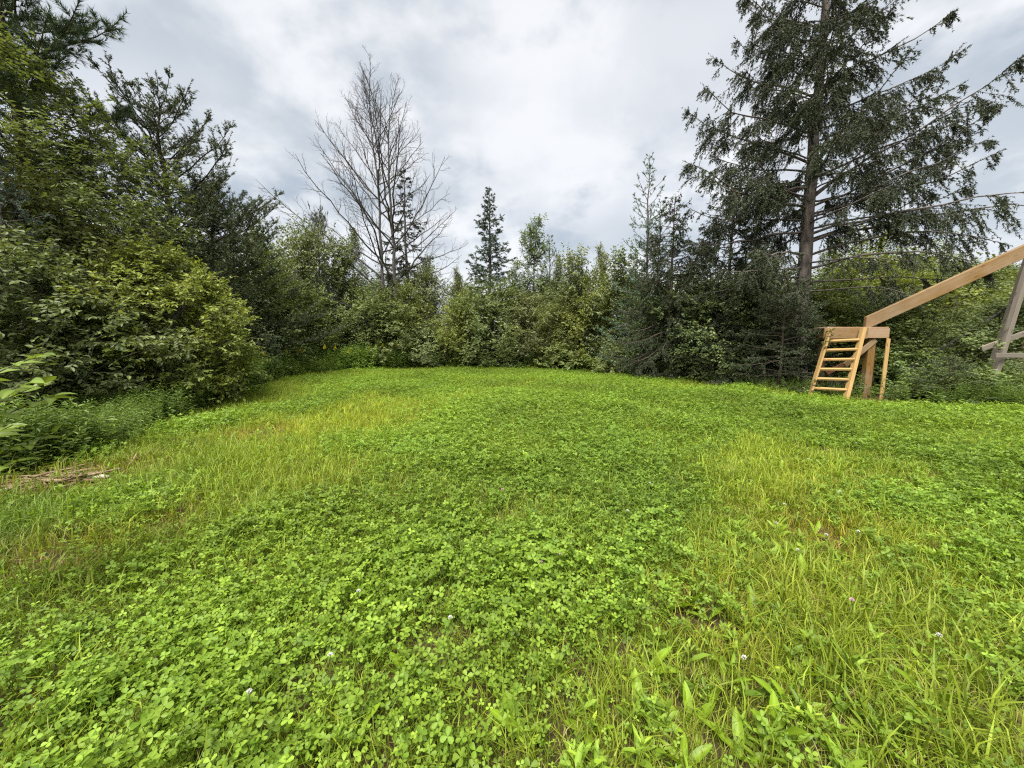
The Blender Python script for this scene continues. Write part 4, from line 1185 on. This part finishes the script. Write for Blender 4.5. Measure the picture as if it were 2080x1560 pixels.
# ------------------------------------------------------------------ built things
def board(name, p0, p1, w, t, mat, parent=None, up=(0, 0, 1), bev=0.006, cut=None):
    """Sawn board from p0 to p1: w across in the 'up' direction, t thick. Grain runs along local X."""
    p0 = Vector(p0); p1 = Vector(p1)
    ax = (p1 - p0).normalized()
    s = ax.cross(Vector(up)).normalized()
    u = s.cross(ax).normalized()
    L = (p1 - p0).length
    bm = bmesh.new()
    bmesh.ops.create_cube(bm, size=1)
    for v in bm.verts:
        v.co = Vector(((v.co.x + 0.5) * L, v.co.y * t, v.co.z * w))
        if cut and v.co.x < 0.01:           # plumb cut at the low end
            v.co.x += cut * (v.co.z / w)
    bmesh.ops.bevel(bm, geom=list(bm.edges), offset=bev, segments=1, affect='EDGES')
    me = bpy.data.meshes.new(name)
    bm.to_mesh(me); bm.free()
    me.materials.append(mat)
    o = obj(name, me, parent)
    m = Matrix((ax, s, u)).transposed().to_4x4()
    m.translation = p0
    o.matrix_local = (Matrix.Translation(-parent.location) @ m) if parent else m
    return o


# landing: Y about 10.4, top at 1.85 m
FY = 10.35
land = thing('wooden_landing', 'square orange timber landing on posts that the ladder leads up to', 'platform', (9.3, 10.9, 0))
board('rim_board', (8.34, FY, 1.715), (9.50, FY, 1.715), 0.275, 0.04, M['lumber_orange'], land)
board('rim_board', (9.503, FY + 0.005, 1.722), (10.08, FY + 0.005, 1.722), 0.255, 0.04, M['lumber_stain'], land)
board('rim_board', (10.062, FY + 0.03, 1.722), (10.062, 11.20, 1.722), 0.255, 0.04, M['lumber_stain'], land)
board('rim_board', (8.80, 11.22, 1.715), (10.08, 11.22, 1.715), 0.255, 0.04, M['lumber_orange'], land)
board('rim_board', (8.45, FY + 0.03, 1.715), (8.81, 11.19, 1.715), 0.255, 0.04, M['lumber_orange'], land)
for i in range(6):
    board('deck_board', (8.42 + 0.065 * i, FY + 0.08 + i * 0.152, 1.872), (10.07, FY + 0.08 + i * 0.152, 1.872), 0.032, 0.145, M['lumber_stain'], land, up=(0, 0, 1))
board('post', (9.72, FY + 0.13, -0.2), (9.72, FY + 0.13, 1.60), 0.14, 0.19, M['lumber_orange'], land, up=(0, 1, 0))
board('post', (9.93, FY + 0.32, -0.2), (9.93, FY + 0.32, 1.60), 0.14, 0.16, M['lumber_dark'], land, up=(0, 1, 0))
board('post', (8.92, 11.08, -0.2), (8.92, 11.08, 1.60), 0.14, 0.14, M['lumber_orange'], land, up=(0, 1, 0))
board('brace', (9.78, FY + 0.045, 1.55), (9.02, FY + 0.045, 0.86), 0.14, 0.038, M['lumber_orange'], land)
board('brace', (9.70, FY + 0.30, 1.15), (8.75, FY + 0.30, 0.62), 0.12, 0.038, M['lumber_dark'], land)

lad = thing('ladder', 'slanted pale timber ladder with six rungs leaning on the landing', 'ladder', (8.6, 9.75, 0))
lt, lb = Vector((8.42, 10.26, 1.83)), Vector((7.76, 9.94, -0.02))
rt, rb = Vector((9.28, 10.24, 1.85)), Vector((8.40, 9.58, -0.08))
lsd = (lt - lb).normalized(); 
board('stringer', lb, lt, 0.12, 0.045, M['lumber'], lad, up=(0, -1, 0.3))
board('stringer', rb, rt, 0.13, 0.085, M['lumber'], lad, up=(0, -1, 0.3))
for i, f in enumerate((0.155, 0.288, 0.421, 0.554, 0.687, 0.815)):
    a = lb.lerp(lt, f + 0.012); b = rb.lerp(rt, f + 0.03)
    board('rung', a, b, 0.05, 0.09, M['lumber'], lad, up=(0, -0.35, 1))

bm_ = thing('sloping_beam', 'heavy sawn timber beam sloping up to the right from the landing', 'beam', (9.75, 10.6, 1.9))
board('timber', (9.64, 10.62, 1.99), (13.6, 9.3, 4.36), 0.305, 0.14, M['lumber_orange'], bm_, cut=0.17, bev=0.012)

lean = board('leaning_board', (9.70, 9.98, -0.02), (10.02, 10.29, 1.58), 0.09, 0.04, M['lumber'], None, up=(1, 0, 0))
tag(lean, 'pale narrow board leaning against the right front corner of the landing', 'board')

tow = thing('wooden_tower', 'grey weathered tower of splayed legs and braces at the right edge', 'tower', (13.3, 10.2, 0))
board('leg', (11.87, 9.5, -0.1), (13.2, 9.7, 6.6), 0.11, 0.11, M['lumber_grey'], tow, up=(0, 1, 0))
board('leg', (13.58, 11.0, -0.1), (14.75, 10.9, 6.6), 0.13, 0.10, M['lumber_grey'], tow, up=(0, 1, 0))
board('leg', (16.6, 9.5, -0.1), (15.3, 9.7, 6.6), 0.11, 0.11, M['lumber_grey'], tow, up=(0, 1, 0))
board('leg', (17.2, 11.0, -0.1), (15.9, 10.9, 6.6), 0.13, 0.10, M['lumber_grey'], tow, up=(0, 1, 0))
board('crossbar', (11.80, 9.39, 1.17), (16.7, 9.39, 1.17), 0.115, 0.04, M['lumber_grey'], tow)
board('brace', (11.74, 9.64, 1.32), (15.6, 9.66, 2.78), 0.13, 0.04, M['lumber_grey'], tow)
board('floor_beam', (12.95, 9.72, 4.22), (16.1, 9.72, 4.22), 0.18, 0.06, M['lumber_grey'], tow)
board('floor_beam', (14.42, 10.85, 4.22), (16.4, 10.85, 4.22), 0.18, 0.06, M['lumber_grey'], tow)
for i in range(10):
    board('floor_board', (12.95 + 0.135 * i, 9.62 + i * 0.145, 4.335), (16.3, 9.62 + i * 0.145, 4.335), 0.03, 0.138, M['lumber_grey'], tow)

# fallen bleached pole
rng = np.random.default_rng(81)
g = Geo()
P = bez(np.array([[12.9, 11.5, 1.35]]), np.array([[13.9, 11.5, 1.98]]), np.array([[14.9, 11.5, 2.72]]), 8)
P += rnd(rng, 8, 0.01)[None]
ext = bez(np.array([[11.2, 11.6, 0.0]]), np.array([[12.0, 11.55, 0.75]]), P[:, 0], 5)
tubes(g, np.concatenate([ext[:, :-1], P], 1), np.linspace(0.05, 0.028, 12)[None], 7)
tag(obj('fallen_pole', g.mesh('fallen_pole', M['bark_dead'])), 'thin bleached pole leaning diagonally beside the grey tower', 'pole')

# vine twisting round the ladder
rng = np.random.default_rng(82)
v = thing('climbing_vine', 'thin green vine twisting up the left ladder stringer', 'vine', tuple(lb))
def helix(a, b, turns, r, n):
    u = np.linspace(0, 1, n)
    A = np.array(a); B_ = np.array(b)
    return (A + (B_ - A) * u[:, None] + np.stack([np.cos(u * turns * 6.28), np.sin(u * turns * 6.28), np.zeros(n)], 1) * r)[None]
fl = Geo()
for f0, f1 in ((0.02, 0.3), (0.7, 1.0)):
    hp = helix(lb.lerp(lt, f0) - lb, lb.lerp(lt, f1) - lb, 4, 0.08, 30)
    g = Geo(); tubes(g, hp, np.full((1, 30), 0.006), 4)
    obj('stem', g.mesh('vine_stem', M['bark_brown']), v)
    n = 70
    p, tn = at_t(hp, np.zeros(n, int), rng.random(n))
    leaves(fl, p, rnd(rng, n) + UP * 0.2, UP + rnd(rng, n, 0.5), 0.06, 0.045, rng.random(n), 'broad')
tag(obj('leaves', fl.mesh('vine_leaves', M['shrub'], False), v), kind='stuff')

# ------------------------------------------------------------------ pile of dry sticks
rng = np.random.default_rng(91)
pile = thing('stick_pile', 'flat pile of dry brown sticks in the grass at the left edge', 'stick pile', (-5.0, 4.15, 0))
sticks = []
for i in range(6):
    g = Geo()
    L = 0.5 + 0.12 * i
    P = np.stack([np.linspace(-L / 2, L / 2, 6), rng.normal(size=6) * 0.02, rng.normal(size=6) * 0.008], 1)[None]
    tubes(g, P, np.array([[0.6, 1, 0.95, 0.9, 0.75, 0.3]]) * (0.006 + 0.0025 * i), 5)
    sticks.append(g.mesh('stick', M['stick']))
for i in range(85):
    o = obj('stick', sticks[i % 6], pile)
    r = rng.random() ** 0.6
    a = rng.random() * 6.28
    o.location = (0.62 * r * math.cos(a), 0.34 * r * math.sin(a), 0.02 + 0.08 * (1 - r * 0.7) * rng.random())
    o.rotation_euler = (rng.normal() * 0.3, rng.normal() * 0.12, rng.normal() * 0.8 + (1.2 if i % 4 == 0 else 0.1))

def chip(label, x, y, s, seed):
    rng = np.random.default_rng(seed)
    bm = bmesh.new()
    bmesh.ops.create_icosphere(bm, subdivisions=2, radius=1)
    for q in bm.verts:
        q.co = Vector((q.co.x * s, q.co.y * s * 0.55, q.co.z * s * 0.3)) * float(0.75 + 0.5 * rng.random())
    me = bpy.data.meshes.new('wood_chip'); bm.to_mesh(me); bm.free()
    me.materials.append(M['chip'])
    o = obj('wood_chip', me, loc=(x, y, float(gz(x, y)) + 0.05))
    o.rotation_euler = (0.2, 0.1, seed)
    tag(o, label, 'wood chip', 'pale wood chips in the grass')
chip('pale flat wood chip just right of the stick pile', -4.45, 4.05, 0.075, 1)
chip('white splintered wood chip further right of the stick pile', -4.28, 4.55, 0.06, 2)
chip('pale wood chip at the very left edge below the stick pile', -5.05, 3.70, 0.05, 3)

# ------------------------------------------------------------------ big-leaved sapling reaching in at the left
def big_leaf(name, L, W, mat, wave=0.0, curl=0.2, seg=7, pw=0.85):
    g = Geo()
    t = np.linspace(0, 1, seg)
    w = W * np.sin(np.pi * np.clip(t * 0.97 + 0.02, 0, 1) ** pw) ** 0.75 * 0.5
    z = -curl * L * t ** 2
    rows = []
    for s in (-1, -0.5, 0, 0.5, 1):
        rows.append(np.stack([t * L, s * w, z + abs(s) * w * 0.35 + wave * w * np.sin(t * 16 + s * 3) * abs(s)], 1))
    V = np.stack(rows, 1)
    ix = np.arange(seg * 5).reshape(seg, 5)
    q = np.stack([ix[:-1, :-1], ix[1:, :-1], ix[1:, 1:], ix[:-1, 1:]], -1)
    tint = np.broadcast_to(np.array([0.35, 0.5, 1.0, 0.5, 0.35]), (seg, 5))
    g.add(V, q, None, tint)
    return g.mesh(name, mat)


rng = np.random.default_rng(95)
sl = [big_leaf('sapling_leaf', 0.072 + 0.012 * i, 0.034 + 0.006 * i, M['sapling'], 0.05, 0.12 + 0.08 * i) for i in range(4)]
sap = thing('leafy_sapling', 'bright green big-leaved sapling reaching in at the left edge', 'sapling', (-3.25, 2.05, 0))
g = Geo()
tips = [(-2.50, 2.02, 1.46), (-2.47, 1.95, 1.33), (-2.55, 2.12, 1.24), (-2.52, 1.9, 1.12), (-2.62, 2.15, 1.02), (-2.66, 1.92, 1.40), (-2.58, 1.95, 0.92), (-2.7, 2.2, 1.30), (-2.72, 2.0, 1.15), (-2.66, 1.85, 0.80), (-2.8, 2.1, 0.95)]
base = np.array([-3.25, 2.05, 0.0])
A = np.array(tips) - base
b0 = np.array([(0.02, 0, max(0.3, tips[i][2] - 0.35)) for i in range(len(tips))])
BR = bez(b0, (b0 + A) / 2 + UP * 0.06, A, 8)
stem = bez(np.zeros((1, 3)), np.array([[0.03, 0, 0.7]]), np.array([[0.0, 0.02, 1.6]]), 10)
tubes(g, stem, np.linspace(0.014, 0.004, 10)[None], 6)
tubes(g, BR, np.linspace(0.006, 0.0022, 8)[None] * np.ones((len(tips), 1)), 5)
obj('stems', g.mesh('sapling_stems', M['bark_brown']), sap)
for i in range(len(tips)):
    for k in range(17):
        t = 0.22 + 0.78 * k / 16
        p, tn = at_t(BR[i:i + 1], np.zeros(1, int), np.array([t]))
        sgn = 1 if k % 2 else -1
        d = unit(tn[0] * 0.7 + np.cross(tn[0], UP) * sgn * (0.8 if k < 16 else 0.1) + rng.normal(size=3) * 0.2 + UP * 0.12)
        nrm = unit(UP + rng.normal(size=3) * 0.3)
        sdv = unit(np.cross(nrm, d)); n2 = np.cross(d, sdv)
        o = obj('leaf', sl[int(rng.integers(0, 4))], sap)
        m = Matrix((d, sdv, n2)).transposed().to_4x4()
        m.translation = Vector(p[0])
        o.matrix_local = m
        c = 0.55 + 0.45 * rng.random()
        o.color = (c, c, c * 0.9, 1)

NTH = ['leftmost', 'second', 'third', 'fourth', 'fifth', 'sixth', 'seventh', 'eighth', 'ninth', 'tenth', 'eleventh', 'twelfth', 'thirteenth', 'fourteenth', 'fifteenth', 'sixteenth', 'seventeenth', 'eighteenth', 'nineteenth', 'twentieth']
def nth(members, me):
    """Which one counted from the left, as seen from where the clearing is entered."""
    k = sorted(members, key=lambda q: q[0] / (q[1] + 0.17)).index(me)
    return NTH[k] + ('' if k == 0 else ' from left')


# ------------------------------------------------------------------ dock plants, clover flowers, goldenrods
rng = np.random.default_rng(97)
dl_ = [big_leaf('dock_leaf', 0.13 + 0.03 * i, 0.038 + 0.006 * i, M['dock'], 0.16, 0.05 + 0.16 * (i % 3), 9, 1.2) for i in range(5)]
DOCK = [(0.30, 1.35), (0.05, 1.32), (0.52, 1.40), (0.72, 1.38), (0.62, 1.62), (0.95, 1.55), (1.08, 1.95), (0.88, 2.15), (0.98, 2.05), (1.32, 1.95), (1.45, 2.0), (1.60, 2.05), (1.42, 2.3), (1.25, 2.5), (1.6, 2.6), (1.75, 2.9), (1.95, 2.55), (1.55, 1.62), (1.3, 1.6), (1.15, 1.42), (1.75, 1.45), (2.1, 2.9), (2.3, 3.4), (2.7, 3.8), (2.2, 3.8), (3.0, 3.4), (3.2, 4.4), (2.8, 4.7), (3.8, 4.9), (1.9, 3.4), (1.5, 3.0), (0.85, 1.25), (1.42, 1.3), (2.05, 2.1), (-0.62, 1.32), (-0.48, 1.62), (0.42, 1.9), (3.6, 4.2), (4.2, 5.2), (0.2, 1.6), (1.18, 1.22), (0.62, 1.22), (1.02, 1.32), (1.7, 1.75), (1.88, 2.3), (2.45, 2.95), (1.35, 2.75)]
def strip(q):
    if q[0] < 0: return 'standing among the clover left of bottom centre'
    return 'near the bottom edge at lower right' if q[1] < 1.7 else ('midway up the grass strip at lower right' if q[1] < 2.7 else 'in the farther grass strip at right')
for j, (x, y) in enumerate(DOCK):
    pos = strip((x, y))
    o = thing('dock_plant', nth([q for q in DOCK if strip(q) == pos], (x, y)) + ' of the broad-leaved dock plants ' + pos, 'dock plant', (x, y, float(gz(x, y))), 'dock plants ' + pos)
    n = int(rng.integers(4, 8))
    for k in range(n):
        lf = obj('leaf', dl_[int(rng.integers(0, 5))], o)
        el = 15 + 52 * rng.random()
        lf.rotation_euler = (rng.normal() * 0.35, -R_(el), k * 6.28 / n + rng.normal() * 0.4)
        s_ = 0.5 + 0.4 * rng.random()
        lf.scale = (s_, s_, s_)
        c = 0.85 + 0.4 * rng.random()
        lf.color = (c, c, c * 0.9, 1)

def flower_head(mat, seed):
    rng = np.random.default_rng(seed)
    g = Geo()
    n = 46
    v = unit(rnd(rng, n)); v[:, 2] = np.abs(v[:, 2]) * 0.9 + 0.05
    leaves(g, v * 0.004, unit(v), rnd(rng, n), 0.013, 0.0055, rng.random(n), 'broad')
    return g.mesh('flower_head', mat)
g = Geo(); tubes(g, bez(np.zeros((1, 3)), np.array([[0.005, 0, 0.1]]), np.array([[0.012, 0.004, 0.2]]), 5), np.full((1, 5), 0.0014), 4)
fst = g.mesh('flower_stalk', M['stalk'])
fp, fw = flower_head(M['pink_flower'], 1), flower_head(M['white_flower'], 2)
FLOW = [(0.10, 2.25, 0), (0.18, 2.22, 0), (0.32, 2.3, 0), (-0.85, 1.95, 1), (-0.80, 1.52, 1), (-1.05, 1.38, 1), (0.98, 1.48, 1), (1.75, 1.85, 0), (1.85, 2.35, 1), (2.0, 2.75, 1), (2.25, 2.6, 1), (2.5, 2.65, 1), (2.3, 3.1, 1), (3.4, 4.3, 1), (3.9, 4.6, 0), (1.35, 3.6, 1), (0.9, 2.9, 1), (1.95, 1.6, 1), (-0.1, 3.4, 0), (4.6, 5.0, 1), (2.95, 3.3, 1), (-0.3, 1.75, 1)]
for x, y, kd in FLOW:
    o = thing('clover_flower', nth([q for q in FLOW if q[2] == kd], (x, y, kd)) + (' of the small white' if kd else ' of the small pink') + ' clover flowers above the leaves', 'flower', (x, y, float(gz(x, y))), 'white clover flowers' if kd else 'pink clover flowers', rz=x * 7)
    obj('stalk', fst, o)
    h = obj('flower_head', fw if kd else fp, o, loc=(0.012, 0.004, 0.2))
    h.scale = (0.75, 0.75, 0.75)

rng = np.random.default_rng(98)
gw, gf = herb_geo(300, h=1.0, n=34, leaf=0.11, asp=0.18, stems=1)
gsm, gfm = gw.mesh('goldenrod_stem', M['stalk']), gf.mesh('goldenrod_leaves', M['herb_thing'], False)
topz = max(v.co.z for v in gsm.vertices); tv = [v.co for v in gsm.vertices if v.co.z > topz - 0.01][0]
g = Geo()
n = 260
a = rng.random(n) * 6.28; u = rng.random(n)
p = np.stack([np.cos(a) * 0.075 * (1 - u) ** 0.7 * rng.random(n) ** .5, np.sin(a) * 0.075 * (1 - u) ** 0.7 * rng.random(n) ** .5, u * 0.17 - 0.03], 1)
leaves(g, p, rnd(rng, n) + UP * 0.4, rnd(rng, n), 0.03, 0.022, rng.random(n), 'cheap')
ghm = g.mesh('goldenrod_head', M['yellow_flower'], False)
GR = [(-8.9, 15.1), (-8.7, 15.9), (-9.1, 16.2), (-8.3, 17.0), (-8.2, 17.9), (-8.5, 18.6), (-8.0, 19.0), (-7.6, 19.2), (-7.2, 19.3), (-6.9, 19.5), (-6.5, 19.6), (-6.2, 19.8), (-5.9, 19.9), (-5.5, 20.0), (-5.1, 20.3), (-9.2, 14.3), (-8.6, 13.4), (-8.9, 12.6), (-7.8, 18.3), (-7.0, 19.0), (-6.4, 19.2), (-5.7, 19.6)]
for j, (x, y) in enumerate(GR):
    sc_ = 0.95 + 0.35 * rng.random()
    far = y > 18
    o = thing('goldenrod', nth([q for q in GR if (q[1] > 18) == far], (x, y)) + ' of the yellow goldenrods ' + ('in the row before the dead tree' if far else 'at the edge below the jack pines'), 'wildflower', (x, y, float(gz(x, y))), 'goldenrods before the dead tree' if far else 'goldenrods at the left edge', rz=rng.random() * 6, scale=sc_)
    obj('stem', gsm, o)
    tag(obj('leaves', gfm, o), kind='stuff')
    obj('flower_head', ghm, o, loc=tv).scale = (0.75, 0.75, 0.75)
